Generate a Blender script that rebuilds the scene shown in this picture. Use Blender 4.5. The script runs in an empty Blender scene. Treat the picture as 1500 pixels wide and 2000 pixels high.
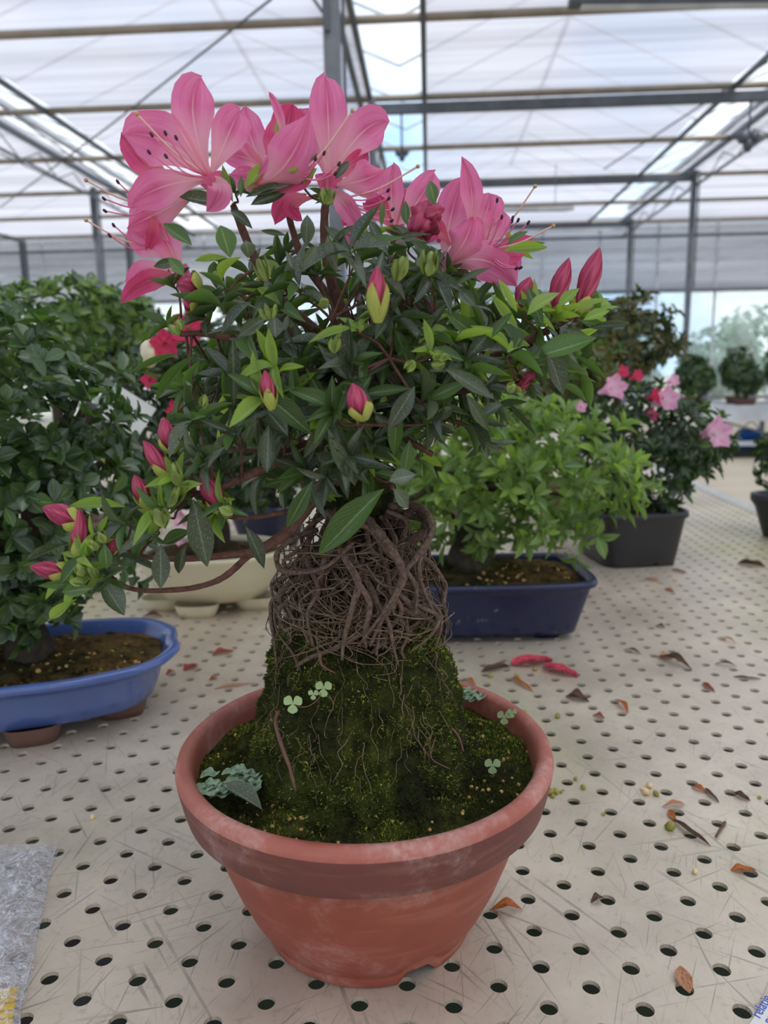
import bpy, math, random
import numpy as np
from mathutils import Vector, Matrix, noise

# ------------------------------------------------------------------ camera
H = 0.391
YAW = math.atan(90/1500); PITCH = -math.atan(273.5/1500); RHO = 0.016; FPX = 1500.0
Fw = Vector((-math.sin(YAW)*math.cos(PITCH), math.cos(YAW)*math.cos(PITCH), math.sin(PITCH)))
_R = Fw.cross(Vector((0, 0, 1))).normalized(); _U = _R.cross(Fw)
Rt = _R*math.cos(RHO) - _U*math.sin(RHO); Up = _U*math.cos(RHO) + _R*math.sin(RHO)
FH = Vector((-math.sin(YAW), math.cos(YAW), 0)); RH = Vector((math.cos(YAW), math.sin(YAW), 0))
CAM = Vector((0, 0, H))
scn = bpy.context.scene
C = scn.collection
cd = bpy.data.cameras.new('camera'); cam = bpy.data.objects.new('camera', cd); C.objects.link(cam)
cam.matrix_world = Matrix(((Rt.x, Up.x, -Fw.x, 0), (Rt.y, Up.y, -Fw.y, 0), (Rt.z, Up.z, -Fw.z, H), (0, 0, 0, 1)))
cd.sensor_fit = 'HORIZONTAL'; cd.sensor_width = 27; cd.lens = 27; cd.clip_start = 0.02; cd.clip_end = 300
cd.dof.use_dof = True; cd.dof.focus_distance = 0.50; cd.dof.aperture_fstop = 8.5
scn.camera = cam

# ------------------------------------------------------------------ sky, sun, exposure
world = bpy.data.worlds.new('sky'); scn.world = world; world.use_nodes = True
nt = world.node_tree; nt.nodes.clear()
wo = nt.nodes.new('ShaderNodeOutputWorld'); bg = nt.nodes.new('ShaderNodeBackground')
tc = nt.nodes.new('ShaderNodeTexCoord'); nz = nt.nodes.new('ShaderNodeTexNoise'); rp = nt.nodes.new('ShaderNodeValToRGB')
nz.inputs['Scale'].default_value = 3.2; nz.inputs['Detail'].default_value = 5
rp.color_ramp.elements[0].position = .40; rp.color_ramp.elements[0].color = (.44, .68, .98, 1)
rp.color_ramp.elements[1].position = .58; rp.color_ramp.elements[1].color = (.93, .96, 1, 1)
nt.links.new(tc.outputs['Generated'], nz.inputs['Vector']); nt.links.new(nz.outputs['Fac'], rp.inputs['Fac'])
nt.links.new(rp.outputs['Color'], bg.inputs['Color']); nt.links.new(bg.outputs['Background'], wo.inputs['Surface'])
bg.inputs['Strength'].default_value = 1.28
sd = bpy.data.lights.new('sun', 'SUN'); sun = bpy.data.objects.new('sun', sd); C.objects.link(sun)
sd.energy = 3.2; sd.angle = math.radians(38); sd.color = (1, .97, .93)
sun.rotation_euler = Vector((0.50, -0.35, 1.15)).to_track_quat('Z', 'Y').to_euler()
scn.view_settings.view_transform = 'Standard'; scn.view_settings.look = 'None'
scn.view_settings.exposure = 0.2; scn.view_settings.gamma = 1; scn.view_settings.use_curve_mapping = False

# ------------------------------------------------------------------ pixel helpers (metres out)
def ray(x, y): return Fw + Rt*((x-750)/FPX) + Up*((1000-y)/FPX)
def G(x, y, z=0.0):
    d = ray(x, y); return CAM + d*((z-H)/d.z)
def B(x, y, dd=0.0, D=0.505):
    d = ray(x, y); return CAM + d*((D+dd)/d.dot(FH))
def mpp(D): return D/FPX*1.02      # metres per pixel at distance D
def inview(p, m=60):
    q = p-CAM; z = q.dot(Fw)
    if z < .05: return False
    x = 750+FPX*q.dot(Rt)/z; y = 1000-FPX*q.dot(Up)/z
    return -m < x < 1500+m and -m < y < 2000+m
def toworld(x, y): return FH*y + RH*x       # camera-ground frame

rnd = random.Random(7); NR = np.random.RandomState(5)
def rr(a, b): return rnd.uniform(a, b)
def rvec():
    while True:
        v = Vector((rr(-1, 1), rr(-1, 1), rr(-1, 1)))
        if .05 < v.length < 1: return v.normalized()

# ------------------------------------------------------------------ materials
def srgb(r, g, b):
    f = lambda c: (c/255/12.92) if c/255 <= .04045 else ((c/255+.055)/1.055)**2.4
    return (f(r), f(g), f(b), 1)
class N:
    def __init__(s, name):
        s.m = bpy.data.materials.new(name); s.m.use_nodes = True; s.t = s.m.node_tree; s.t.nodes.clear()
        s.out = s.n('ShaderNodeOutputMaterial')
    def n(s, ty, **kw):
        o = s.t.nodes.new(ty)
        for k, v in kw.items():
            if k[0] == '_': setattr(o, k[1:], v)
        return o
    def set(s, sock, v):
        if isinstance(v, bpy.types.NodeSocket): s.t.links.new(v, sock)
        else: sock.default_value = v
    def noise(s, scale, detail=3, vec=None, rough=.5, dist=0):
        o = s.n('ShaderNodeTexNoise'); s.set(o.inputs['Scale'], scale); s.set(o.inputs['Detail'], detail)
        s.set(o.inputs['Roughness'], rough); s.set(o.inputs['Distortion'], dist)
        if vec is not None: s.set(o.inputs['Vector'], vec)
        return o.outputs['Fac']
    def ramp(s, fac, stops):
        o = s.n('ShaderNodeValToRGB'); e = o.color_ramp.elements
        while len(e) < len(stops): e.new(.5)
        for i, (p, c) in enumerate(stops):
            e[i].position = p; e[i].color = c if not isinstance(c, (int, float)) else (c, c, c, 1)
        s.set(o.inputs['Fac'], fac); return o.outputs['Color']
    def math(s, op, a, b=0.0):
        o = s.n('ShaderNodeMath', _operation=op); s.set(o.inputs[0], a); s.set(o.inputs[1], b); return o.outputs[0]
    def mix(s, f, a, b, bt='MIX'):
        o = s.n('ShaderNodeMix', _data_type='RGBA', _blend_type=bt)
        s.set(o.inputs['Factor'], f); s.set(o.inputs['A'], a); s.set(o.inputs['B'], b); return o.outputs['Result']
    def coord(s, which='Object'): return s.n('ShaderNodeTexCoord').outputs[which]
    def mapping(s, vec, scale=(1, 1, 1), rot=(0, 0, 0)):
        if any(rot):
            q = s.n('ShaderNodeMapping'); s.set(q.inputs['Vector'], vec); q.inputs['Rotation'].default_value = rot; vec = q.outputs['Vector']; rot = (0, 0, 0)
        o = s.n('ShaderNodeMapping'); s.set(o.inputs['Vector'], vec); o.inputs['Scale'].default_value = scale
        o.inputs['Rotation'].default_value = rot; return o.outputs['Vector']
    def xyz(s, vec):
        o = s.n('ShaderNodeSeparateXYZ'); s.set(o.inputs[0], vec); return o.outputs
    def bsdf(s, col, rough=.6, metal=0, spec=.5, bump=None, bstr=.3, bdist=.001, trans=0, tcol=None, coat=0):
        p = s.n('ShaderNodeBsdfPrincipled'); s.set(p.inputs['Base Color'], col); s.set(p.inputs['Roughness'], rough)
        s.set(p.inputs['Metallic'], metal); s.set(p.inputs['Specular IOR Level'], spec)
        if coat: p.inputs['Coat Weight'].default_value = coat; p.inputs['Coat Roughness'].default_value = .15
        if bump is not None:
            b = s.n('ShaderNodeBump'); s.set(b.inputs['Height'], bump); b.inputs['Strength'].default_value = bstr
            b.inputs['Distance'].default_value = bdist; s.t.links.new(b.outputs[0], p.inputs['Normal'])
        res = p.outputs[0]
        if trans:
            tr = s.n('ShaderNodeBsdfTranslucent'); s.set(tr.inputs['Color'], tcol if tcol is not None else col)
            mx = s.n('ShaderNodeMixShader'); s.set(mx.inputs[0], trans)
            s.t.links.new(res, mx.inputs[1]); s.t.links.new(tr.outputs[0], mx.inputs[2]); res = mx.outputs[0]
        s.t.links.new(res, s.out.inputs['Surface']); return s.m

def plain(name, col, rough=.6, metal=0, spec=.5, var=.12, scale=30, bstr=.2):
    a = N(name); n = a.noise(scale, 4, a.coord())
    dark = tuple(c*(1-var*2) for c in col[:3])+(1,); light = tuple(min(1, c*(1+var)) for c in col[:3])+(1,)
    return a.bsdf(a.ramp(n, [(.3, dark), (.7, light)]), rough, metal, spec, bump=n, bstr=bstr)

def leafmat(name, dark, light, vein, under, rough=.42, trans=.22, tcol=None, hairy=.0, spec=.5):
    a = N(name); uv = a.xyz(a.coord('UV')); u, v = uv[0], uv[1]
    geo = a.n('ShaderNodeNewGeometry'); oi = a.n('ShaderNodeObjectInfo')
    r = a.math('FRACT', a.math('ADD', geo.outputs['Random Per Island'], oi.outputs['Random']))
    au = a.math('ABSOLUTE', a.math('SUBTRACT', u, .5))
    base = a.mix(r, dark, light)
    blot = a.noise(6, 3, a.n('ShaderNodeTexCoord').outputs['UV'])
    base = a.mix(a.math('MULTIPLY', blot, .5), base, dark)
    # side veins run forward from the midrib
    ph = a.math('SUBTRACT', a.math('MULTIPLY', v, 60.0), a.math('MULTIPLY', au, 55.0))
    sv = a.math('GREATER_THAN', a.math('SINE', ph), .86)
    mid = a.math('LESS_THAN', au, .035)
    vf = a.math('MAXIMUM', a.math('MULTIPLY', sv, .28), a.math('MULTIPLY', mid, .75))
    col = a.mix(vf, base, vein)
    if hairy:
        mp = a.mapping(a.coord('UV'), (26, 22, 1)); hn = a.noise(1.0, 4, mp, .7)
        hf = a.ramp(hn, [(.54, 0.0), (.66, 1.0)])
        col = a.mix(a.math('MULTIPLY', hf, hairy), col, srgb(168, 178, 168))
    col = a.mix(geo.outputs['Backfacing'], col, under)
    return a.bsdf(col, rough, 0, spec, bump=vf, bstr=.35, bdist=.0006, trans=trans, tcol=tcol if tcol else light)

M = {}
M['leaf_dark'] = leafmat('leaf_dark', srgb(36, 43, 26), srgb(82, 92, 56), srgb(118, 140, 112), srgb(84, 108, 66), .36, .13, srgb(90, 130, 40), hairy=.65, spec=.7)
M['leaf_mid'] = leafmat('leaf_mid', srgb(44, 68, 34), srgb(82, 112, 52), srgb(140, 170, 96), srgb(104, 134, 72), .40, .24, srgb(115, 160, 45), hairy=.2)
M['leaf_young'] = leafmat('leaf_young', srgb(108, 138, 56), srgb(156, 180, 84), srgb(190, 212, 120), srgb(160, 188, 92), .45, .38, srgb(170, 210, 60))
M['leaf_oval'] = leafmat('leaf_oval', srgb(30, 50, 28), srgb(78, 104, 58), srgb(108, 136, 84), srgb(88, 114, 68), .30, .18, srgb(95, 140, 45), spec=.7)
M['leaf_bright'] = leafmat('leaf_bright', srgb(66, 94, 48), srgb(130, 154, 84), srgb(160, 195, 100), srgb(130, 160, 85), .34, .30, srgb(150, 185, 80))
M['leaf_deep'] = leafmat('leaf_deep', srgb(22, 38, 22), srgb(54, 76, 42), srgb(70, 96, 56), srgb(60, 84, 48), .34, .16, srgb(70, 105, 35), spec=.6)
M['leaf_brown'] = leafmat('leaf_brown', srgb(70, 72, 40), srgb(128, 118, 66), srgb(120, 120, 80), srgb(110, 105, 70), .5, .22, srgb(140, 140, 50))
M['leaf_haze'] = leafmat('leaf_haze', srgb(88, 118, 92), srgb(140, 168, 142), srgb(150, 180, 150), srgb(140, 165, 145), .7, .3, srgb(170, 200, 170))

def petalmat(name, rim, midc, streak, pale, under, trans=.45, tcol=None):
    a = N(name); uv = a.xyz(a.coord('UV')); u, v = uv[0], uv[1]
    au = a.math('ABSOLUTE', a.math('SUBTRACT', u, .5))
    n1 = a.noise(1, 4, a.mapping(a.coord('UV'), (5, 2, 1)))
    col = a.mix(n1, rim, midc)
    # deep centre band
    band = a.ramp(au, [(.0, 1.0), (.10, .55), (.22, 0.0)])
    col = a.mix(a.math('MULTIPLY', band, a.ramp(v, [(.25, .2), (.55, .75), (.95, .5)])), col, streak)
    # pale throat and veins fanning from it
    vn = a.noise(1, 3, a.mapping(a.coord('UV'), (34, 1.6, 1)))
    vein = a.ramp(vn, [(.52, 0.0), (.64, 1.0)])
    col = a.mix(a.math('MULTIPLY', vein, .15), col, pale)
    vn2 = a.noise(1, 3, a.mapping(a.coord('UV'), (46, 2.2, 5)))
    col = a.mix(a.math('MULTIPLY', a.ramp(vn2, [(.50, 0.0), (.68, 1.0)]), .22), col, streak)
    thr = a.ramp(v, [(.0, 1.0), (.30, .55), (.6, 0.0)])
    col = a.mix(a.math('MULTIPLY', thr, .85), col, pale)
    rib = a.math('MULTIPLY', a.math('LESS_THAN', au, .02), a.ramp(v, [(.3, .7), (.95, .0)]))
    col = a.mix(rib, col, pale)
    geo = a.n('ShaderNodeNewGeometry')
    col2 = a.mix(a.math('MULTIPLY', geo.outputs['Backfacing'], .45), col, under)
    return a.bsdf(col2, .55, 0, .3, bump=vn, bstr=.4, bdist=.0008, trans=trans, tcol=tcol if tcol is not None else col2)
M['petal'] = petalmat('petal_pink', srgb(232, 110, 164), srgb(242, 146, 188), srgb(202, 48, 110), srgb(250, 206, 206), srgb(240, 150, 186))
M['petal_deep'] = petalmat('petal_deep', srgb(214, 66, 122), srgb(232, 98, 148), srgb(176, 32, 80), srgb(244, 160, 165), srgb(232, 110, 150))
M['petal_pale'] = petalmat('petal_pale', srgb(240, 160, 200), srgb(250, 205, 225), srgb(215, 110, 160), srgb(255, 235, 240), srgb(245, 200, 220))
M['petal_crimson'] = petalmat('petal_crimson', srgb(212, 48, 100), srgb(230, 84, 126), srgb(190, 20, 60), srgb(240, 100, 130), srgb(230, 60, 100))
def budmat():
    a = N('bud_magenta'); uv = a.xyz(a.coord('UV')); n1 = a.noise(1, 3, a.mapping(a.coord('UV'), (12, 1.2, 1)), dist=.4)
    col = a.ramp(n1, [(.30, srgb(112, 28, 52)), (.5, srgb(178, 58, 92)), (.72, srgb(214, 108, 136))])
    return a.bsdf(col, .5, 0, .35, bump=n1, bstr=.8, bdist=.0015, trans=.15)
M['bud'] = budmat()
def scalemat():
    a = N('bud_scale'); uv = a.xyz(a.coord('UV')); n1 = a.noise(1, 3, a.mapping(a.coord('UV'), (16, 2, 1)))
    col = a.ramp(n1, [(.3, srgb(148, 158, 66)), (.7, srgb(194, 198, 104))])
    tip = a.ramp(uv[1], [(.7, 0.0), (1.0, .7)]); col = a.mix(tip, col, srgb(190, 130, 70))
    return a.bsdf(col, .5, 0, .4, bump=n1, bstr=.3, trans=.2, tcol=srgb(180, 200, 70))
M['scale'] = scalemat()
M['green_scale'] = plain('green_scale', srgb(120, 136, 58), .5, var=.22, scale=120)
M['filament'] = plain('filament_pink', srgb(232, 120, 160), .5, var=.05)
M['anther'] = plain('anther_dark', srgb(60, 20, 48), .6, var=.1)
M['style'] = plain('style_cream', srgb(236, 190, 170), .5, var=.05)
M['stigma'] = plain('stigma_ochre', srgb(190, 150, 100), .6, var=.1)
def barkmat(name, c0, c1, c2, sc=260):
    a = N(name); v = a.coord(); n1 = a.noise(sc, 5, v); n2 = a.noise(sc*.22, 3, v)
    col = a.mix(n2, a.ramp(n1, [(.3, c0), (.7, c1)]), c2)
    return a.bsdf(col, .75, 0, .3, bump=n1, bstr=.8, bdist=.0012)
M['bark'] = barkmat('bark_red_brown', srgb(52, 32, 28), srgb(124, 86, 72), srgb(92, 62, 52))
M['root'] = barkmat('root_bark', srgb(38, 28, 24), srgb(140, 116, 98), srgb(84, 64, 54), 420)
M['root_fine'] = barkmat('root_fine', srgb(70, 52, 44), srgb(150, 126, 104), srgb(104, 86, 66), 200)
M['trunk_bg'] = barkmat('bark_grey_brown', srgb(32, 27, 22), srgb(84, 72, 58), srgb(56, 48, 38), 120)
def mossmat(name, c0, c1, c2, sc=90):
    a = N(name); v = a.coord(); n1 = a.noise(sc, 6, v, .65); n2 = a.noise(sc*.12, 3, v); n3 = a.noise(sc*5, 2, v)
    col = a.mix(a.ramp(n2, [(.38, 0.0), (.62, 1.0)]), a.ramp(n1, [(.35, c0), (.7, c1)]), a.ramp(n1, [(.3, c0), (.75, c2)]))
    return a.bsdf(col, .95, 0, .15, bump=a.math('ADD', n1, n3), bstr=1.0, bdist=.004)
M['soil'] = mossmat('mossy_soil', srgb(14, 14, 9), srgb(46, 46, 22), srgb(96, 100, 40))
M['mound'] = mossmat('mossy_peat', srgb(12, 12, 8), srgb(34, 36, 18), srgb(84, 92, 32))
def tuftmat():
    a = N('moss_tuft'); geo = a.n('ShaderNodeNewGeometry'); n2 = a.noise(22, 3, a.coord())
    c1 = a.ramp(geo.outputs['Random Per Island'], [(0, srgb(34, 42, 14)), (.5, srgb(96, 108, 36)), (1, srgb(178, 182, 74))])
    c2 = a.ramp(geo.outputs['Random Per Island'], [(0, srgb(14, 14, 8)), (1, srgb(66, 60, 28))])
    return a.bsdf(a.mix(a.ramp(n2, [(.42, 0.0), (.6, 1.0)]), c2, c1), .8, 0, .2, trans=.2, tcol=srgb(110, 140, 40))
M['tuft'] = tuftmat()
M['grit'] = plain('ochre_grit', srgb(186, 148, 88), .9, var=.25, scale=80)

def terracotta(name, base, dark, white_amt, lo, hi):
    a = N(name); v = a.coord(); z = a.xyz(v)[2]
    n1 = a.noise(18, 5, v, .6); n2 = a.noise(220, 4, v); n3 = a.noise(9, 6, v, .7)
    col = a.ramp(n1, [(.3, dark), (.7, base)])
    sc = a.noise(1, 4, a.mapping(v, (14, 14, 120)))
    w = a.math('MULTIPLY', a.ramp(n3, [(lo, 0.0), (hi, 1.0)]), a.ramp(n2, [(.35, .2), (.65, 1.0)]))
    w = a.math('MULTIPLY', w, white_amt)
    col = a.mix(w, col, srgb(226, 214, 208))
    col = a.mix(a.math('MULTIPLY', a.ramp(sc, [(.55, 0.0), (.75, 1.0)]), .16), col, srgb(210, 160, 140))
    return a.bsdf(col, a.ramp(n3, [(.3, .42), (.8, .75)]), 0, .45, bump=a.math('ADD', n1, a.math('MULTIPLY', n2, .3)), bstr=.18, bdist=.002)
M['terra'] = terracotta('terracotta_body', srgb(158, 82, 62), srgb(138, 64, 48), .5, .50, .78)
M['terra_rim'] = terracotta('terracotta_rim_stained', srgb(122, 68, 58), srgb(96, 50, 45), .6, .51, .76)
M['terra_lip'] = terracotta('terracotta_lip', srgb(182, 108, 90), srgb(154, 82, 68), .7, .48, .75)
def glaze(name, c, edge, rough=.22, whit=.25):
    a = N(name); v = a.coord(); n1 = a.noise(14, 4, v); n2 = a.noise(34, 5, v, .7)
    col = a.mix(n1, c, edge)
    col = a.mix(a.math('MULTIPLY', a.ramp(n2, [(.62, 0.0), (.72, 1.0)]), whit), col, srgb(180, 176, 165))
    return a.bsdf(col, rough, 0, .5, bump=n1, bstr=.1, coat=.1)
M['glaze_blue'] = glaze('glaze_cornflower_blue', srgb(88, 108, 164), srgb(68, 86, 138))
M['glaze_navy'] = glaze('glaze_navy', srgb(6, 16, 58), srgb(10, 22, 60), .4, .4)
M['glaze_cream'] = glaze('glaze_cream', srgb(226, 218, 186), srgb(208, 196, 160), .3, .1)
M['glaze_brown'] = glaze('unglazed_foot', srgb(112, 74, 62), srgb(90, 70, 58), .7, .2)
M['black_plastic'] = plain('black_plastic', srgb(30, 30, 34), .35, var=.1, bstr=.05)
M['soil_dark'] = mossmat('grit_soil', srgb(28, 24, 16), srgb(70, 66, 34), srgb(140, 108, 56), 60)

def benchmat():
    a = N('scuffed_aluminium'); v = a.coord()
    n1 = a.noise(5, 6, v, .65); n2 = a.noise(130, 5, v, .7); n3 = a.noise(1.9, 4, v)
    col = a.ramp(n1, [(.3, srgb(186, 172, 154)), (.7, srgb(228, 214, 192))])
    col = a.mix(a.ramp(n2, [(.56, 0.0), (.70, .42)]), col, srgb(150, 138, 124))
    y = a.xyz(v)[1]
    far = a.ramp(a.math('MULTIPLY', y, .4), [(.12, .25), (.40, 1.0)])
    alg = a.math('MULTIPLY', a.ramp(n3, [(.50, 0.0), (.66, .55)]), far)
    alg2 = a.math('MULTIPLY', alg, a.ramp(a.noise(30, 5, v, .7), [(.35, .2), (.65, 1.0)]))
    col = a.mix(alg2, col, srgb(178, 180, 96))
    scr = None
    for k, (rot, sc, lo) in enumerate([(.5, 1.0, .66), (1.2, .8, .655), (-.5, 1.2, .66), (2.2, .9, .655), (1.57, 1.4, .66), (-1.1, 1.1, .66), (.9, .7, .65), (-.25, .6, .68), (1.9, 1.5, .66)]):
        m = a.mapping(v, (7*sc, 300*sc, 1), (0, 0, rot)); s = a.noise(1, 1.5, m, .5, .3)
        s = a.ramp(s, [(lo, 0.0), (lo+.03, 1.0)])
        s = a.math('MULTIPLY', s, a.ramp(a.noise(11+k, 2, v), [(.45, 0.0), (.6, 1.0)]))
        scr = s if scr is None else a.math('MAXIMUM', scr, s)
    near = a.ramp(a.math('MULTIPLY', y, .8), [(.25, .62), (.75, .12)])
    col = a.mix(a.math('MULTIPLY', scr, near), col, srgb(120, 110, 102))
    return a.bsdf(col, a.ramp(n1, [(.3, .36), (.7, .52)]), .35, .5, bump=a.math('ADD', scr, n2), bstr=.2, bdist=.0005)
M['bench'] = benchmat()
M['bench_edge'] = plain('aluminium_edge', srgb(205, 205, 198), .4, .5)
M['steel'] = plain('galvanised_steel', srgb(112, 116, 122), .5, .4, scale=6)
M['steel_dark'] = plain('dark_steel', srgb(84, 88, 94), .5, .4, scale=6)
M['pipe_tan'] = plain('weathered_tan_pipe', srgb(142, 132, 118), .6, .2, scale=4)
M['alu_white'] = plain('white_aluminium', srgb(196, 200, 204), .5, .1, scale=4)
M['concrete'] = plain('beige_concrete', srgb(184, 172, 152), .85, var=.06, scale=3)
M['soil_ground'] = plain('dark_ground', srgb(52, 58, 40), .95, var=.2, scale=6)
M['white_card'] = plain('white_card', srgb(226, 224, 216), .6, var=.03)
M['yellow_plastic'] = plain('yellow_plastic', srgb(240, 198, 40), .4, var=.08)
M['blue_ink'] = plain('blue_ink', srgb(70, 90, 190), .6, var=.02)
M['grey_ink'] = plain('grey_ink', srgb(110, 108, 106), .6, var=.02)
M['blue_plastic'] = plain('blue_plastic', srgb(40, 100, 180), .4, var=.05)
def litter(name, c0, c1):
    a = N(name); uv = a.xyz(a.coord('UV')); au = a.math('ABSOLUTE', a.math('SUBTRACT', uv[0], .5))
    n1 = a.noise(1, 4, a.mapping(a.coord('UV'), (6, 8, 1)))
    col = a.ramp(n1, [(.3, c0), (.7, c1)])
    col = a.mix(a.math('MULTIPLY', a.math('LESS_THAN', au, .03), .6), col, c0)
    return a.bsdf(col, .6, 0, .3, bump=n1, bstr=.5, bdist=.001, trans=.15)
M['dry_orange'] = litter('dry_orange', srgb(130, 68, 30), srgb(200, 120, 60))
M['dry_tan'] = litter('dry_tan', srgb(150, 96, 62), srgb(206, 150, 110))
M['dry_brown'] = litter('dry_brown', srgb(58, 44, 36), srgb(116, 84, 60))
M['dry_red'] = litter('dry_red', srgb(120, 44, 40), srgb(170, 80, 60))
M['fallen_petal'] = litter('fallen_petal', srgb(170, 36, 60), srgb(222, 96, 110))
M['seed'] = plain('yellow_green_seed', srgb(150, 140, 58), .6, var=.15, scale=200)
M['seed_pale'] = plain('pale_seed', srgb(226, 198, 150), .6, var=.1, scale=200)
def liver():
    a = N('liverwort'); n1 = a.noise(240, 4, a.coord())
    return a.bsdf(a.ramp(n1, [(.3, srgb(104, 130, 100)), (.7, srgb(164, 184, 150))]), .6, 0, .4, bump=n1, bstr=.6, bdist=.001, trans=.15)
M['liverwort'] = liver()
M['clover'] = plain('clover_leaf', srgb(146, 166, 112), .6, var=.1)
M['reddish_stem'] = plain('reddish_stem', srgb(104, 66, 52), .6, var=.2, scale=200)

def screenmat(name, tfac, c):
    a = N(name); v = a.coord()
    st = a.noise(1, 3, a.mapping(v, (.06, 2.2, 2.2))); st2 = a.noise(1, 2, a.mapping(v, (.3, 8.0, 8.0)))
    shade_bands = a.math('ADD', a.math('MULTIPLY', st, .65), a.math('MULTIPLY', st2, .35))  # soft bands put fold and roof shading into cloth colour and transparency
    col = a.mix(a.ramp(shade_bands, [(.35, 0.0), (.65, 1.0)]), tuple(x*.60 for x in c[:3])+(1,), c)
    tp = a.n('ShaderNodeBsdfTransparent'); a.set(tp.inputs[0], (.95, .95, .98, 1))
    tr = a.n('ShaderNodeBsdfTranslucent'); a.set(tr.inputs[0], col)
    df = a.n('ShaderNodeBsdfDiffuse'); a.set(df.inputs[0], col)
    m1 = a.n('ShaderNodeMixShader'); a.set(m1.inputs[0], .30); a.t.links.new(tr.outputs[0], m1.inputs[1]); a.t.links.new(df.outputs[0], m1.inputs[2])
    m2 = a.n('ShaderNodeMixShader'); a.set(m2.inputs[0], a.math('MULTIPLY', a.ramp(shade_bands, [(.3, .7), (.7, 1.0)]), tfac))
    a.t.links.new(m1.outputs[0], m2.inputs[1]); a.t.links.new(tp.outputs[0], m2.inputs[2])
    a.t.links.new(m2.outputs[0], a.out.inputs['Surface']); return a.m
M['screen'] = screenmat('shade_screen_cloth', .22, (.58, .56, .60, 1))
M['wall_screen'] = screenmat('wall_screen_cloth', .30, (.66, .67, .70, 1))
def glassmat():
    a = N('greenhouse_glass'); tp = a.n('ShaderNodeBsdfTransparent'); a.set(tp.inputs[0], (.93, .97, .97, 1))
    gl = a.n('ShaderNodeBsdfGlossy'); a.set(gl.inputs['Roughness'], .05); df = a.n('ShaderNodeBsdfDiffuse'); a.set(df.inputs[0], (.8, .86, .86, 1))
    m0 = a.n('ShaderNodeMixShader'); a.set(m0.inputs[0], .6); a.t.links.new(gl.outputs[0], m0.inputs[1]); a.t.links.new(df.outputs[0], m0.inputs[2])
    m1 = a.n('ShaderNodeMixShader'); a.set(m1.inputs[0], a.ramp(a.noise(1.5, 4, a.coord()), [(.3, .08), (.7, .25)]))
    a.t.links.new(tp.outputs[0], m1.inputs[1]); a.t.links.new(m0.outputs[0], m1.inputs[2]); a.t.links.new(m1.outputs[0], a.out.inputs['Surface'])
    return a.m
M['glass'] = glassmat()
def bagmat():
    a = N('clear_plastic_film'); tp = a.n('ShaderNodeBsdfTransparent'); a.set(tp.inputs[0], (.94, .94, .96, 1))
    gl = a.n('ShaderNodeBsdfGlossy'); a.set(gl.inputs['Roughness'], .06); df = a.n('ShaderNodeBsdfDiffuse'); a.set(df.inputs[0], (.85, .85, .88, 1))
    n1 = a.noise(1, 5, a.mapping(a.coord(), (110, 50, 60), (0, 0, .7)), .62, 2.2); b = a.n('ShaderNodeBump'); a.set(b.inputs['Height'], n1); b.inputs['Strength'].default_value = 1; b.inputs['Distance'].default_value = .006
    a.t.links.new(b.outputs[0], gl.inputs['Normal'])
    m0 = a.n('ShaderNodeMixShader'); a.set(m0.inputs[0], .45); a.t.links.new(gl.outputs[0], m0.inputs[1]); a.t.links.new(df.outputs[0], m0.inputs[2])
    m1 = a.n('ShaderNodeMixShader'); a.set(m1.inputs[0], a.ramp(n1, [(.42, .10), (.50, .26), (.54, .80), (.60, .18)]))
    a.t.links.new(tp.outputs[0], m1.inputs[1]); a.t.links.new(m0.outputs[0], m1.inputs[2]); a.t.links.new(m1.outputs[0], a.out.inputs['Surface'])
    return a.m
M['bag'] = bagmat()

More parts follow.
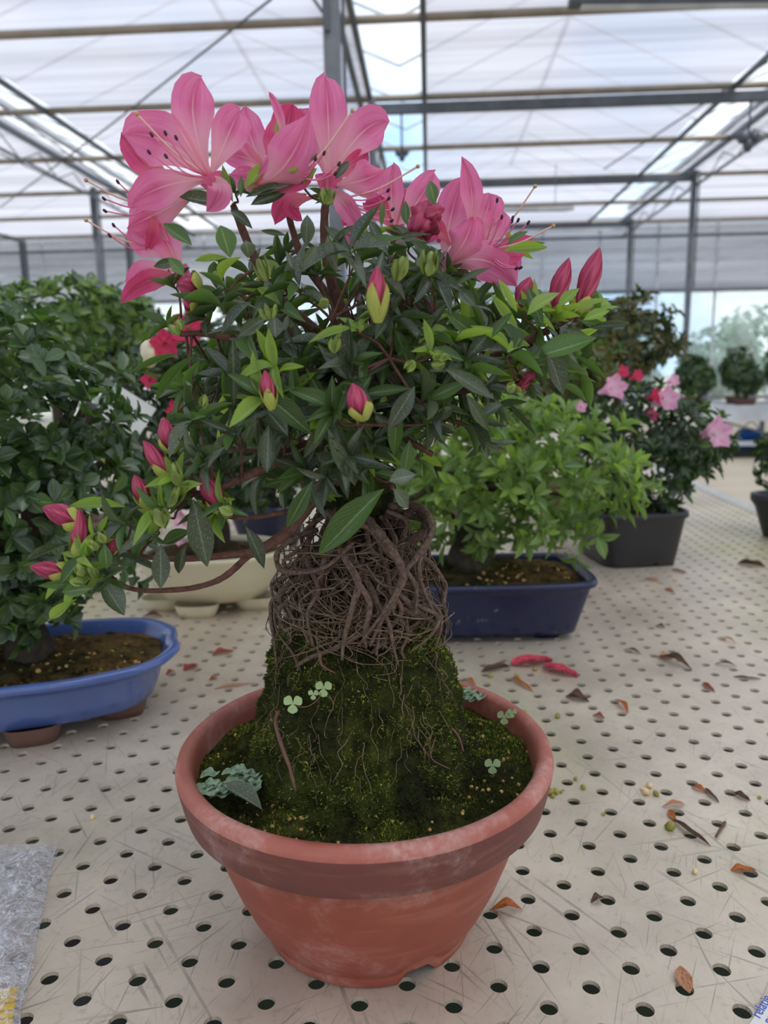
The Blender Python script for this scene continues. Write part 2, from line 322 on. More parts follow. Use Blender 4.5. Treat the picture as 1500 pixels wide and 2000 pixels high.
# ------------------------------------------------------------------ object helpers
def tag(o, label=None, cat=None, group=None, kind=None):
    for k, v in (('label', label), ('category', cat), ('group', group), ('kind', kind)):
        if v: o[k] = v
    return o
def thing(name, loc, label, cat, group=None, kind=None):
    o = bpy.data.objects.new(name, None); C.objects.link(o); o.location = loc; o.empty_display_size = .02
    return tag(o, label, cat, group, kind)
def adopt(o, parent):
    if parent is not None:
        o.parent = parent
        if parent.type == 'EMPTY': o.matrix_parent_inverse = Matrix.Translation(-parent.location)
    return o
def link(name, me, parent=None):
    o = bpy.data.objects.new(name, me); C.objects.link(o); return adopt(o, parent)
class MB:
    """collects numpy pieces, builds one mesh in world coordinates"""
    def __init__(s): s.v = []; s.f = []; s.uv = []; s.mi = []; s.n = 0
    def add(s, v, f, uv=None, mi=0):
        v = np.asarray(v, float); s.v.append(v); s.uv.append(np.zeros((len(v), 2)) if uv is None else np.asarray(uv, float))
        s.f += [tuple(i+s.n for i in q) for q in f]; s.mi += [mi]*len(f); s.n += len(v); return s
    def mesh(s, name, mats, smooth=True):
        me = bpy.data.meshes.new(name)
        V = np.concatenate(s.v); UV = np.concatenate(s.uv)
        me.from_pydata(V.tolist(), [], s.f)
        ul = me.uv_layers.new(name='UVMap'); li = np.empty(len(me.loops), dtype=np.int32); me.loops.foreach_get('vertex_index', li)
        ul.data.foreach_set('uv', UV[li].ravel())
        for m in (mats if isinstance(mats, (list, tuple)) else [mats]): me.materials.append(m)
        if any(s.mi): me.polygons.foreach_set('material_index', s.mi)
        if smooth: me.polygons.foreach_set('use_smooth', [True]*len(me.polygons))
        me.update(); return me
    def build(s, name, mats, parent=None, smooth=True): return link(name, s.mesh(name, mats, smooth), parent)
    def box(s, c, d, ax=None, mi=0, bev=0):
        c = np.array(c); d = np.array(d)/2
        if ax is None: ax = np.eye(3)
        ax = np.array(ax)
        sg = np.array([(-1, -1, -1), (1, -1, -1), (1, 1, -1), (-1, 1, -1), (-1, -1, 1), (1, -1, 1), (1, 1, 1), (-1, 1, 1)])
        v = c + (sg*d) @ ax
        return s.add(v, [(0, 3, 2, 1), (4, 5, 6, 7), (0, 1, 5, 4), (1, 2, 6, 5), (2, 3, 7, 6), (3, 0, 4, 7)], mi=mi)
    def bar(s, a, b, w, h=None, mi=0):
        a = Vector(a); b = Vector(b); d = (b-a); L = d.length; d.normalize()
        up = Vector((0, 0, 1)) if abs(d.z) < .95 else Vector((0, 1, 0))
        x = d.cross(up).normalized(); z = x.cross(d)
        return s.box((a+b)/2, (w, L, h or w), [x[:], d[:], z[:]], mi)
def catmull(P, n=6):
    P = [np.array(p) for p in P]; P = [2*P[0]-P[1]]+P+[2*P[-1]-P[-2]]; out = []
    for i in range(1, len(P)-2):
        a, b, c, d = P[i-1:i+3]
        for k in range(n):
            t = k/n; out.append(.5*((2*b)+(c-a)*t+(2*a-5*b+4*c-d)*t*t+(3*b-a-3*c+d)*t**3))
    out.append(P[-2]); return np.array(out)
def tube(mb, P, R, sides=6, n=5, mi=0, jit=0, cap=True):
    """P control points, R radii list or (r0,r1)"""
    Q = catmull([p[:] for p in P], n) if n > 1 and len(P) > 1 else np.array([p[:] for p in P])
    m = len(Q)
    Rr = np.interp(np.linspace(0, 1, m), np.linspace(0, 1, len(R)), R)
    if jit: Rr = Rr*(1+NR.uniform(-jit, jit, m))
    T = np.gradient(Q, axis=0); T /= np.linalg.norm(T, axis=1)[:, None]+1e-12
    ref = np.array([0.31, .17, .93]) if abs(T[0] @ np.array([.31, .17, .93])) < .9 else np.array([1., 0, 0])
    a = np.linspace(0, 2*np.pi, sides, endpoint=False); V = []; UV = []
    x = np.cross(T[0], ref); x /= np.linalg.norm(x)
    for i in range(m):
        x = x-T[i]*(x @ T[i]); x /= np.linalg.norm(x)+1e-12; y = np.cross(T[i], x)
        V.append(Q[i]+Rr[i]*(np.cos(a)[:, None]*x+np.sin(a)[:, None]*y)); UV.append(np.stack([a/6.2832, np.full(sides, i/(m-1))], 1))
    V = np.concatenate(V); UV = np.concatenate(UV); F = []
    for i in range(m-1):
        for k in range(sides):
            k2 = (k+1) % sides; F.append((i*sides+k, i*sides+k2, (i+1)*sides+k2, (i+1)*sides+k))
    if cap: F.append(tuple(range(sides))[::-1]); F.append(tuple(range((m-1)*sides, m*sides)))
    mb.add(V, F, UV, mi); return mb
def grid_faces(r, c, wrap=False):
    F = []
    for i in range(r-1):
        for j in range(c if wrap else c-1):
            j2 = (j+1) % c; F.append((i*c+j, i*c+j2, (i+1)*c+j2, (i+1)*c+j))
    return F
def blob(mb, c, r, axis=(0, 0, 1), sc=1.6, seg=8, rings=6, mi=0, lump=0, seed=0):
    """ovoid"""
    c = Vector(c); z = Vector(axis).normalized(); x = z.orthogonal().normalized(); y = z.cross(x); V = []; UV = []
    for i in range(rings+1):
        ph = math.pi*i/rings
        for k in range(seg):
            a = 2*math.pi*k/seg; d = Vector((math.sin(ph)*math.cos(a), math.sin(ph)*math.sin(a), -math.cos(ph)*sc))
            rr_ = r*(1+lump*noise.noise(d*2.1+Vector((seed, 0, 0))))
            V.append((c+(x*d.x+y*d.y+z*d.z)*rr_)[:]); UV.append((k/seg, i/rings))
    mb.add(V, grid_faces(rings+1, seg, True), UV, mi)

# leaf templates ----------------------------------------------------
def leaf_template(nl=8, kind='lance', fold=.25, curve=-.15, twist=0.0, wav=0):
    V = []; UV = []
    for i in range(nl+1):
        t = i/nl
        if kind == 'lance': w = math.sin(math.pi*min(1, t**.95))**.98*.5
        elif kind == 'oval': w = (max(0, math.sin(math.pi*t**1.35)))**.72*.5
        else: w = (max(0, math.sin(math.pi*t**1.1)))**.9*.5
        w = max(w, .015 if t < .5 else 0)
        z = curve*t*t + wav*math.sin(t*7); tw = twist*t
        for u in (-1, 0, 1):
            x = u*w; zz = abs(u)*w*fold
            V.append((x*math.cos(tw)-zz*math.sin(tw), t, z+x*math.sin(tw)+zz*math.cos(tw))); UV.append((.5+u*.5, t))
    return np.array(V), grid_faces(nl+1, 3), np.array(UV)
LT = {'lance': [leaf_template(8, 'lance', .35, c, tw, .012) for c, tw in ((-.12, .2), (-.28, -.2), (.05, .1), (-.45, .3), (-.2, 0))],
      'oval': [leaf_template(7, 'oval', .3, c, tw) for c, tw in ((-.1, .1), (-.25, 0), (.05, -.1))],
      'ell': [leaf_template(7, 'ell', .3, c, tw) for c, tw in ((-.1, .15), (-.25, 0), (.05, -.1))]}
LTS = {'lance': [leaf_template(4, 'lance', .35, c) for c in (-.12, -.3)], 'oval': [leaf_template(4, 'oval', .3, c) for c in (-.1, -.25)],
       'ell': [leaf_template(4, 'ell', .3, c) for c in (-.1, -.25)]}
_lm = {}
def leaf_mesh(kind, i, mat):
    k = (kind, i, mat)
    if k not in _lm:
        mb = MB(); v, f, uv = LT[kind][i]; mb.add(v, f, uv); _lm[k] = mb.mesh('leaf', M[mat])
    return _lm[k]
def leaf_frame(pos, d, nrm):
    y = Vector(d).normalized(); x = y.cross(Vector(nrm)); x = x.normalized() if x.length > 1e-4 else y.orthogonal().normalized()
    z = x.cross(y); return x, y, z
def place_leaf(parent, lf, kind, name='leaf'):
    pos, d, nrm, L, W, mat = lf
    x, y, z = leaf_frame(pos, d, nrm)
    o = bpy.data.objects.new(name, leaf_mesh(kind, rnd.randrange(len(LT[kind])), mat)); C.objects.link(o); adopt(o, parent)
    o.matrix_basis = Matrix(((x.x*W, y.x*L, z.x*L, pos[0]), (x.y*W, y.y*L, z.y*L, pos[1]), (x.z*W, y.z*L, z.z*L, pos[2]), (0, 0, 0, 1)))
    return o
def stuff_leaves(parent, leaves, kind, name='foliage'):
    mats = []; mb = MB()
    for lf in leaves:
        pos, d, nrm, L, W, mat = lf
        if mat not in mats: mats.append(mat)
        x, y, z = leaf_frame(pos, d, nrm); v, f, uv = rnd.choice(LTS[kind])
        A = np.array([[*(x*W)], [*(y*L)], [*(z*L)]]); mb.add(v @ A + np.array(pos[:]), f, uv, mats.index(mat))
    o = mb.build(name, [M[m] for m in mats], parent); o['kind'] = 'stuff'; return o
def rosette(pos, s, n, L, asp, mats, spread=(45, 80), rg=rnd):
    s = Vector(s).normalized(); x = s.orthogonal().normalized(); y = s.cross(x); a0 = rg.uniform(0, 6.28); out = []
    for k in range(n):
        a = a0+k*2.4+rg.uniform(-.3, .3); th = math.radians(rg.uniform(*spread))
        rad = x*math.cos(a)+y*math.sin(a); d = s*math.cos(th)+rad*math.sin(th)
        nrm = (s*math.sin(th)-rad*math.cos(th)+rvec()*.25)
        l = L*rg.uniform(.65, 1.15)
        out.append((Vector(pos)+s*rg.uniform(-.15, .1)*L, d, nrm, l, l*asp*rg.uniform(.8, 1.2), mats[0] if rg.random() < mats[2] else mats[1]))
    return out

# superellipse pots --------------------------------------------------
def outline(th, rx, ry, n=2.0, lobes=0.0):
    c, s = math.cos(th), math.sin(th)
    r = (abs(c)**n+abs(s)**n)**(-1/n)
    r *= 1+lobes*math.cos(4*th)**3 if lobes else 1
    return r*c*rx, r*s*ry
def pot_shell(mb, c, rot, rx, ry, prof, n=2, lobes=0, seg=96, mi=0, mif=None, notch=None):
    V = []; UV = []; cr, sr = math.cos(rot), math.sin(rot)
    for i, (off, z) in enumerate(prof):
        for k in range(seg):
            th = 2*math.pi*k/seg; x, y = outline(th, rx+off, ry+off, n, lobes)
            zz = z
            if notch and i in notch[0]:
                dth = (th-notch[1]+math.pi) % (2*math.pi)-math.pi
                q = max(0, 1-abs(dth)/notch[2]); zz = z+notch[3]*min(1, q*2.2)
            V.append((c[0]+x*cr-y*sr, c[1]+x*sr+y*cr, c[2]+zz)); UV.append((k/seg, i/len(prof)))
    F = grid_faces(len(prof), seg, True)
    if mif is None: mb.add(V, F, UV, mi)
    else:
        mb.add(V, F, UV, mi); nF = len(F)
        for j in range(nF): mb.mi[len(mb.mi)-nF+j] = mif(j//seg)
def soil_disc(mb, c, rot, rx, ry, n=2, lobes=0, z=0, amp=.004, dome=.0, rings=26, seg=72, seed=0):
    cr, sr = math.cos(rot), math.sin(rot); V = []; UV = []
    for i in range(rings+1):
        q = i/rings
        for k in range(seg):
            x, y = outline(2*math.pi*k/seg, rx, ry, n, lobes); x *= q; y *= q
            h = amp*(noise.noise(Vector((x*40, y*40, seed)))+.5*noise.noise(Vector((x*120, y*120, seed))))*(1 if q < .97 else .3)+dome*(1-q*q)
            V.append((c[0]+x*cr-y*sr, c[1]+x*sr+y*cr, c[2]+z+h)); UV.append((x*10, y*10))
    mb.add(V, grid_faces(rings+1, seg, True), UV)

# ================================================================== SETTING
FLOOR = -0.56; CZ = H+3.0
mb = MB(); mb.box((0, 30, FLOOR-.05), (140, 140, .1)); tag(mb.build('floor', M['concrete']), 'pale beige concrete greenhouse floor', 'floor', kind='structure')
ceil = thing('ceiling', (0, 8, CZ), 'greenhouse ceiling of pale shade screens with open strips of glass', 'ceiling', kind='structure')
Y0, Y1 = -7, 17.0
for x0, x1 in ((-18, -9.5), (-8.9, -4.95), (-4.27, -.62), (-.06, 3.27), (3.9, 7.9), (8.5, 18)):
    m = MB(); ny = 60
    V = []
    for i in range(ny+1):
        y = Y0+(Y1-Y0)*i/ny
        for x in (x0, x1): V.append((x, y, CZ+.02*math.sin(i*1.9)))
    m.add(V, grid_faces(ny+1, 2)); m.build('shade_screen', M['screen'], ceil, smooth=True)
for k in range(8):
    y = 3.3+1.93*k
    m = MB(); tube(m, [Vector((-18, y, CZ-.05)), Vector((18, y, CZ-.05))], [.036, .036], 8, 1); m.build('support_pipe', M['pipe_tan'], ceil)
for x, w in ((-.74, .05), (-.62, .05), (-.03, .05), (3.27, .025), (3.95, .05), (-4.27, .025), (-5.0, .05), (-8.9, .05), (-9.55, .05), (7.9, .05), (8.5, .05)):
    m = MB(); m.bar((x, Y0, CZ-.09), (x, Y1, CZ-.06), w, .06); m.build('long_beam', M['steel_dark'], ceil, smooth=False)
for gx in (4.05, -5.1):
    m = MB(); m.bar((gx, Y0, CZ-.30), (gx, Y1, CZ-.30), .03, .03)
    for i in range(24):
        y = Y0+i; m.bar((gx, y, CZ-.30), (gx, y+.5, CZ-.1), .012); m.bar((gx, y+.5, CZ-.1), (gx, y+1, CZ-.30), .012)
    m.build('lattice_girder', M['steel'], ceil, smooth=False)
# roof glazing above the screens, seen through the cloth
for gx in (-9.6, -5.1, -.72, 4.15, 8.6):
    m = MB(); m.bar((gx, Y0, CZ+.25), (gx, Y1, CZ+.25), .09, .06); m.build('gutter', M['alu_white'], ceil, smooth=False)
for rx in (-6.9, -2.4, 1.7, 5.9):
    m = MB(); m.bar((rx, Y0, CZ+1.15), (rx, Y1, CZ+1.15), .05, .05); m.build('ridge_bar', M['alu_white'], ceil, smooth=False)
for (xa, xb, xc) in ((-9.2, -6.9, -4.6), (-4.6, -2.4, -.3), (-.3, 1.7, 3.6), (3.6, 5.9, 8.2)):
    for k in range(17):
        y = -1.0+k*1.12
        m = MB(); m.bar((xa, y, CZ+.27), (xb, y, CZ+1.15), .022); m.bar((xb, y, CZ+1.15), (xc, y, CZ+.27), .022); m.build('glazing_bar', M['alu_white'], ceil, smooth=False)
def C3(x, y, h=2.93): return G(x, y, H+h)
for (a, b) in (((215, 245), (530, -2)), ((0, 405), (215, 245)), ((0, 205), (330, 440)), ((600, -20), (655, 60)), ((1180, 330), (1500, 120)), ((0, 300), (330, 455))):
    m = MB(); tube(m, [C3(*a), C3(*b)], [.012, .012], 6, 1); m.build('brace_wire', M['steel'], ceil)
# cross beams in the middle bay, one top-level thing each
for k, y in enumerate((5.3, 8.97, 12.5, 16.2)):
    m = MB(); m.bar((-.6, y, H+2.80), (4.0, y, H+2.80), .08, .095)
    lab = ['cross beam above the picture, just out of the frame', 'long grey cross beam nearest under the ceiling, passing behind the tallest pink petals', 'second grey cross beam ending at the right hand column', 'farthest grey cross beam, short, near the back wall'][k]
    tag(m.build('cross_beam', M['steel_dark'], smooth=False), lab, 'beam', 'grey cross beams under the ceiling')
cols = [(-.6, 5.3, 'tall grey steel column rising behind the pink flowers at the centre'), (4.0, 12.5, 'grey steel column standing to the right behind the benches'),
        (-5.2, 12.4, 'grey steel column at the left behind the oval leaved bonsai'), (4.0, 16.2, 'thin far steel column under the short farthest cross beam'), (-.6, 8.97, 'second column in the centre line, mostly hidden by flowers'), (-8.6, 16.6, 'thin far steel column at the left edge of the picture'), (-6.3, 16.6, 'thin far column between the two left hand columns')]
for x, y, lab in cols:
    t = thing('steel_column', (x, y, FLOOR), lab, 'column', 'greenhouse columns')
    w = .10 if y < 6 else .075
    m = MB(); m.box((x, y, (FLOOR+CZ-.1)/2), (w, w, CZ-.1-FLOOR)); m.build('post', M['steel'], t, smooth=False)
    m = MB(); m.box((x, y, FLOOR+.01), (.22, .22, .02)); m.build('base_plate', M['steel_dark'], t, smooth=False)
    m = MB(); m.bar((x-.02, y-.07, H+2.1), (x-.02, y-.07, CZ-.15), .03); m.bar((x+.075, y, H+1.2), (x+.075, y, CZ-.15), .02, .02); m.build('cable_conduit', M['steel_dark'], t, smooth=False)
# hanging fixtures and lamps
for (px, py, d, lab) in ((1462, 268, 9.2, 'dark heart shaped hook pulley hanging at the upper right'), (785, 298, 9.4, 'small dark pulley hanging in the bright strip at centre')):
    dd_ = ray(px, py); p = CAM+dd_*(8.97/dd_.y); t = thing('hanging_pulley', p, lab, 'pulley', 'hanging pulleys')
    m = MB(); s = .11 if px > 1000 else .07
    for sx in (-1, 1): blob(m, p+Vector((sx*s*.5, 0, 0)), s*.62, sc=1)
    blob(m, p-Vector((0, 0, s*.7)), s*.5, sc=1.4); m.build('pulley_body', M['steel_dark'], t)
    m = MB(); tube(m, [p, Vector((p.x, p.y, H+2.77))], [.012, .012], 6, 1); m.build('hanger', M['steel_dark'], t)
for (xa, xb, y, d, lab) in ((1112, 1560, 4, 5.6, 'dark lamp bar at the top right of the ceiling'), (880, 1120, 411, 12.0, 'pale grey lamp bar far under the ceiling right of centre')):
    a = B(xa, y, 0, d); b = B(xb, y-4, 0, d); t = thing('lamp_bar', (a+b)/2, lab, 'lamp')
    m = MB(); m.bar(a, b, .10, .05); m.build('housing', M['steel_dark'] if y < 50 else M['alu_white'], t, smooth=False)
    m = MB(); q = (b-a)*.05; m.bar(a+q-Vector((0, 0, .03)), b-q-Vector((0, 0, .03)), .06, .02); m.build('reflector', M['alu_white'], t, smooth=False)
    for f in (.15, .85):
        p = a.lerp(b, f); m = MB(); tube(m, [p, Vector((p.x, p.y, CZ-.03))], [.006, .006], 5, 1); m.build('suspension_wire', M['steel'], t)
# back wall
WY = 17.05
wall = thing('wall_back', (0, WY, FLOOR), 'far gable wall of glass with a white screen over its upper part', 'wall', kind='structure')
sill = H+1.58
m = MB(); m.box((0, WY+.06, (sill+CZ+.1)/2), (36, .01, CZ+.1-sill)); m.build('wall_screen', M['wall_screen'], wall, smooth=False)
for k in range(24):
    x = -13.8+k*1.2
    m = MB(); m.box((x, WY+.1, (FLOOR+sill)/2), (1.16, .012, sill-FLOOR)); m.build('pane', M['glass'], wall, smooth=False)
for k in range(25):
    x = -14.4+k*1.2
    m = MB(); m.box((x, WY, (FLOOR+CZ)/2), (.045, .05, CZ-FLOOR)); m.build('mullion', M['alu_white'], wall, smooth=False)
for z, hh in ((sill, .07), (sill+.38, .025), (sill+.62, .05), (sill+.86, .025), (sill+1.1, .06), (H-.9+.25, .06), (sill+1.26, .03)):
    m = MB(); m.box((0, WY-.05, z), (30, .04, hh)); m.build('rail', M['steel'] if hh > .055 else M['alu_white'], wall, smooth=False)

# ================================================================== BENCH
bench = thing('perforated_bench', (0, 2, FLOOR), 'wide greenhouse bench with a perforated scuffed aluminium top', 'bench')
AX = Vector((.0591, .00105, 0)); BX = Vector((-.0296, .01618, 0)); O = Vector((.0727, .4200, 0))
xr = G(1500, 1006).x
def bench_top():
    near = MB(); r = .0058
    import itertools
    def cells(y0, y1, seg):
        vid = {}; V = []; F = []; ca = [2*math.pi*k/seg for k in range(seg)]
        a2 = (AX.x, AX.y); row = (AX+BX*2); 
        for j in range(int((y0-O.y)/BX.y)-2, int((y1-O.y)/BX.y)+3):
            for i in range(-60, 60):
                i2 = i+j//2
                c = O+AX*i2+BX*j
                if not (y0 <= c.y < y1 and -1.12 < c.x < xr-.03): continue
                cor = [c+AX*.5, c+(AX*.5+BX), c-AX*.5, c-(AX*.5+BX)]
                ids = []
                for q in cor:
                    key = (round(q.x, 4), round(q.y, 4))
                    if key not in vid: vid[key] = len(V); V.append((q.x, q.y, 0))
                    ids.append(vid[key])
                b = len(V); jr = r
                for a in ca: V.append((c.x+jr*math.cos(a), c.y+jr*math.sin(a), 0))
                for a in ca: V.append((c.x+jr*math.cos(a), c.y+jr*math.sin(a), -.003))
                qn = seg//4
                for k in range(seg):
                    k2 = (k+1) % seg
                    quad = k//qn
                    F.append((b+k2, b+k, ids[quad] if (k % qn) < qn/2 else ids[(quad+1) % 4]))
                    F.append((b+k, b+k2, b+seg+k2, b+seg+k))
                for q in range(4):
                    k = (q*qn+qn//2) % seg; F.append((ids[q], ids[(q+1) % 4], b+k))
        return V, F
    for y0, y1, seg in ((-.25, 1.3, 16), (1.3, 4.6, 8)):
        V, F = cells(y0, y1, seg); near.add(V, F)
    return near
mt = bench_top(); mt.build('perforated_sheet', M['bench'], bench, smooth=False)
m = MB(); m.box((xr, 2.2, -.008), (.05, 4.9, .014)); m.build('bench_edge', M['bench_edge'], bench, smooth=False)
m = MB(); m.box((-1.14, 2.2, -.008), (.05, 4.9, .014)); m.build('bench_edge', M['bench_edge'], bench, smooth=False)
for x in (-1.0, -.3, .4, xr-.05):
    m = MB(); m.box((x, 2.2, -.10), (.04, 4.8, .05)); m.build('bearer', M['steel'], bench, smooth=False)
for y in (.0, 1.6, 3.2, 4.5):
    for x in (-1.0, xr-.08):
        m = MB(); m.box((x, y, -.3125), (.04, .04, .43)); m.build('leg', M['steel'], bench, smooth=False)
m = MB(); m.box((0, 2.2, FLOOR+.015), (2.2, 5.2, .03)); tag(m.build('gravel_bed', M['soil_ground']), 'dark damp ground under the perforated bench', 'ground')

# ================================================================== MAIN AZALEA
base = B(703, 1700); base = Vector((base.x, base.y, 0)); pc = toworld(0, .5055)+RH*((705-750)/FPX*.53); PC = Vector((pc.x, pc.y, 0))
az = thing('potted_azalea', PC, 'pink flowering azalea bonsai on exposed roots in a round terracotta pot', 'potted plant')
# pot: foot, body, stepped rim, lip, inner wall
prof = [(-.0575, .0), (-.0555, .002), (-.0528, .0095), (-.0538, .0112), (-.0510, .013), (-.0440, .025), (-.0362, .042), (-.0288, .062), (-.0222, .082), (-.0168, .1005), (-.0085, .101), (-.0055, .1035), (-.0035, .111), (-.0008, .124), (.0, .129), (-.0012, .1335), (-.0045, .1362), (-.0085, .1355), (-.0115, .132), (-.0130, .124), (-.0160, .105)]
mm = MB(); nth = -1.10
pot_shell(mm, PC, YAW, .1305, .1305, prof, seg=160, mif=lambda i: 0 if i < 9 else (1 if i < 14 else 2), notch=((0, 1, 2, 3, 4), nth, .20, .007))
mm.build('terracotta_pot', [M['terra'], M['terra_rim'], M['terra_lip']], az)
mm = MB(); soil_disc(mm, PC, 0, .118, .118, z=.119, amp=.006, dome=.004, rings=40, seg=120, seed=3)
mm.build('soil', M['soil'], az)
# mound
def mound_R(z):   # radius by height
    zs = [.112, .125, .140, .165, .19, .215, .235]; rs = [.092, .081, .0745, .069, .063, .057, .040]
    return float(np.interp(z, zs, rs))
mc = PC+RH*(-.002); V = []; UV = []; seg, rg = 110, 46
def mound_pt(th, z):
    r = mound_R(z); p = Vector((math.cos(th)*r, math.sin(th)*r, z))
    d = .006*noise.noise(p*45)+.004*noise.noise(p*110)+.002*noise.noise(p*260)
    return mc+Vector((math.cos(th)*(r+d), math.sin(th)*(r+d), z))
for i in range(rg+1):
    z = .110+.126*i/rg
    for k in range(seg): V.append(mound_pt(2*math.pi*k/seg, z)[:]); UV.append((k/seg, i/rg))
V.append((mc.x, mc.y, .243)); UV.append((0, 1)); F = grid_faces(rg+1, seg, True)
for k in range(seg): F.append((rg*seg+k, rg*seg+(k+1) % seg, (rg+1)*seg))
mm = MB(); mm.add(V, F, UV); mm.build('root_mound', M['mound'], az)
# moss tufts: one stuff mesh
mm = MB()
def tufts(n, fn, l0, l1):
    V = []; F = []
    for i in range(n):
        p, nr = fn(); l = rr(l0, l1); a = rvec(); t = nr.cross(a).normalized()*l*.28; d = (nr+rvec()*.75).normalized()*l
        b = len(V); V += [(p-t)[:], (p+t)[:], (p+d)[:]]; F.append((b, b+1, b+2))
    mm.add(V, F)
def on_mound():
    while True:
        th = rr(0, 6.283); z = rr(.118, .232)
        p = mound_pt(th, z); q = noise.noise(p*38+Vector((5, 0, 0)))
        if q > -.15 or rnd.random() < .25: return p-Vector((math.cos(th), math.sin(th), 0))*.001, Vector((math.cos(th), math.sin(th), .5)).normalized()
def on_soil():
    while True:
        r = .117*math.sqrt(rr(.3, 1)); th = rr(0, 6.283); p = Vector((r*math.cos(th), r*math.sin(th), 0))
        if noise.noise(p*28+Vector((0, 7, 0))) < -.05 and rnd.random() < .8: continue
        h = .006*(noise.noise(Vector((p.x*40, p.y*40, 3)))+.5*noise.noise(Vector((p.x*120, p.y*120, 3))))+.004*(1-(r/.118)**2)
        return PC+p+Vector((0, 0, .1195+h)), Vector((0, 0, 1))
tufts(42000, on_mound, .0012, .0036); tufts(24000, on_soil, .001, .0026)
o = mm.build('moss', M['tuft'], az, smooth=False); o['kind'] = 'stuff'
mm = MB()
for i in range(260):
    p, _ = on_soil(); blob(mm, p, rr(.0006, .0016), rvec(), rr(.8, 1.3), 6, 4)
o = mm.build('grit', M['grit'], az); o['kind'] = 'stuff'

# ---- roots
def root(pts, r0, r1, sides=8, name='root', mat='root'):
    m = MB(); tube(m, pts, [r0, r0*.95, r1], sides, 6, jit=.14); return m.build(name, M[mat], az)
hand_roots = [
 ([(700, 1000, -.03), (738, 1038, -.05), (772, 1085, -.058), (787, 1128, -.058), (768, 1170, -.06), (748, 1205, -.06), (722, 1262, -.062)], .0034, .0015),
 ([(795, 1075, -.02), (783, 1040, -.01), (790, 1008, -.005), (812, 994, -.01), (836, 1008, -.02), (838, 1050, -.03), (818, 1100, -.038), (826, 1150, -.04), (850, 1200, -.045)], .0032, .0014),
 ([(760, 990, -.01), (800, 985, -.015), (832, 1000, -.028), (842, 1040, -.035), (815, 1085, -.045), (788, 1120, -.055), (765, 1172, -.062), (700, 1262, -.066)], .0030, .0012),
 ([(765, 1075, -.02), (800, 1058, -.022), (826, 1040, -.02), (832, 1018, -.012), (815, 1003, -.005)], .0042, .0030),
 ([(655, 1060, -.04), (680, 1100, -.055), (700, 1140, -.058), (690, 1180, -.06), (672, 1250, -.062), (668, 1290, -.064)], .0030, .0013),
 ([(700, 1140, -.058), (722, 1180, -.06), (712, 1240, -.062), (716, 1265, -.062)], .0026, .0010),
 ([(620, 1035, -.02), (572, 1052, -.03), (542, 1080, -.03), (548, 1112, -.032), (590, 1118, -.045), (640, 1105, -.05), (690, 1060, -.05)], .0024, .0016),
 ([(560, 1165, -.02), (532, 1172, -.018), (530, 1210, -.022), (536, 1255, -.03), (540, 1300, -.034)], .0020, .0009),
 ([(565, 1180, -.03), (545, 1190, -.03), (556, 1230, -.035), (575, 1215, -.04), (560, 1185, -.04)], .0018, .0012),
 ([(800, 1130, -.03), (826, 1165, -.03), (856, 1192, -.035), (862, 1222, -.038), (852, 1262, -.042)], .0021, .0009),
 ([(785, 1170, -.04), (820, 1185, -.045), (856, 1205, -.044), (842, 1240, -.05), (800, 1275, -.056)], .0019, .0009),
 ([(630, 990, 0), (610, 1030, -.015), (600, 1090, -.03), (622, 1150, -.045), (600, 1200, -.05), (612, 1260, -.055)], .0026, .0010),
 ([(715, 1060, -.03), (706, 1110, -.04), (730, 1160, -.05), (742, 1215, -.058), (735, 1280, -.062)], .0026, .0010),
 ([(740, 1180, -.055), (760, 1220, -.06), (768, 1262, -.062), (778, 1300, -.065)], .0018, .0007),
 ([(640, 1000, -.02), (665, 1020, -.035), (720, 1030, -.045), (760, 1080, -.05), (810, 1140, -.045), (812, 1200, -.05)], .0030, .0012)]
for pts, r0, r1 in hand_roots: root([B(*p) for p in pts], r0*.78, r1*.7, 10)
def env(z):   # half-width of the root cage (m) by height
    return float(np.interp(z, [.21, .235, .255, .275, .30, .325, .345], [.058, .060, .055, .048, .050, .040, .022]))
ztop = B(700, 985).z; zbot = .205
for i in range(90):
    th = rr(0, 6.283); rf = rr(.35, .98); z = ztop-rr(0, .04); P = []; dth = rr(-.25, .25)
    for k in range(9):
        e = env(z)*rf*(1 if k else .55); P.append(mc+Vector((math.cos(th)*e, math.sin(th)*e, z)))
        th += dth+rr(-.28, .28); rf = min(1.02, max(.3, rf+rr(-.14, .16))); z -= (ztop-zbot)/8*rr(.55, 1.35)
    root(P, rr(.0009, .0022), rr(.0004, .0009), 7)
mm = MB()
for i in range(420):
    th = rr(0, 6.283) if i % 3 else rr(-2.6, -.5); z = rr(.225, ztop-.01); rf = rr(.5, 1.05); P = []; dz = rr(-.010, .001)
    sp = rr(-.25, .25)
    for k in range(rnd.randrange(5, 10)):
        e = env(z)*rf; P.append(mc+Vector((math.cos(th)*e, math.sin(th)*e, z)))
        th += sp+rr(-.22, .22); z += dz+rr(-.005, .004); rf = min(1.08, max(.4, rf+rr(-.08, .08))); z = min(max(z, .2), ztop)
    r = rr(.00022, .0007); tube(mm, P, [r, r*.6], 4, 3, cap=False)
for i in range(60):   # threads hanging over the moss
    th = rr(-2.7, -.4); z = rr(.16, .235); P = []
    for k in range(6):
        q = mound_pt(th, max(z, .125)); P.append(q+Vector((math.cos(th), math.sin(th), 0))*rr(.0, .004)); th += rr(-.06, .06); z -= rr(.002, .008)
    r = rr(.00018, .0004); tube(mm, P, [r, r*.6], 4, 3, cap=False)
o = mm.build('fine_root', M['root_fine'], az); o['kind'] = 'stuff'
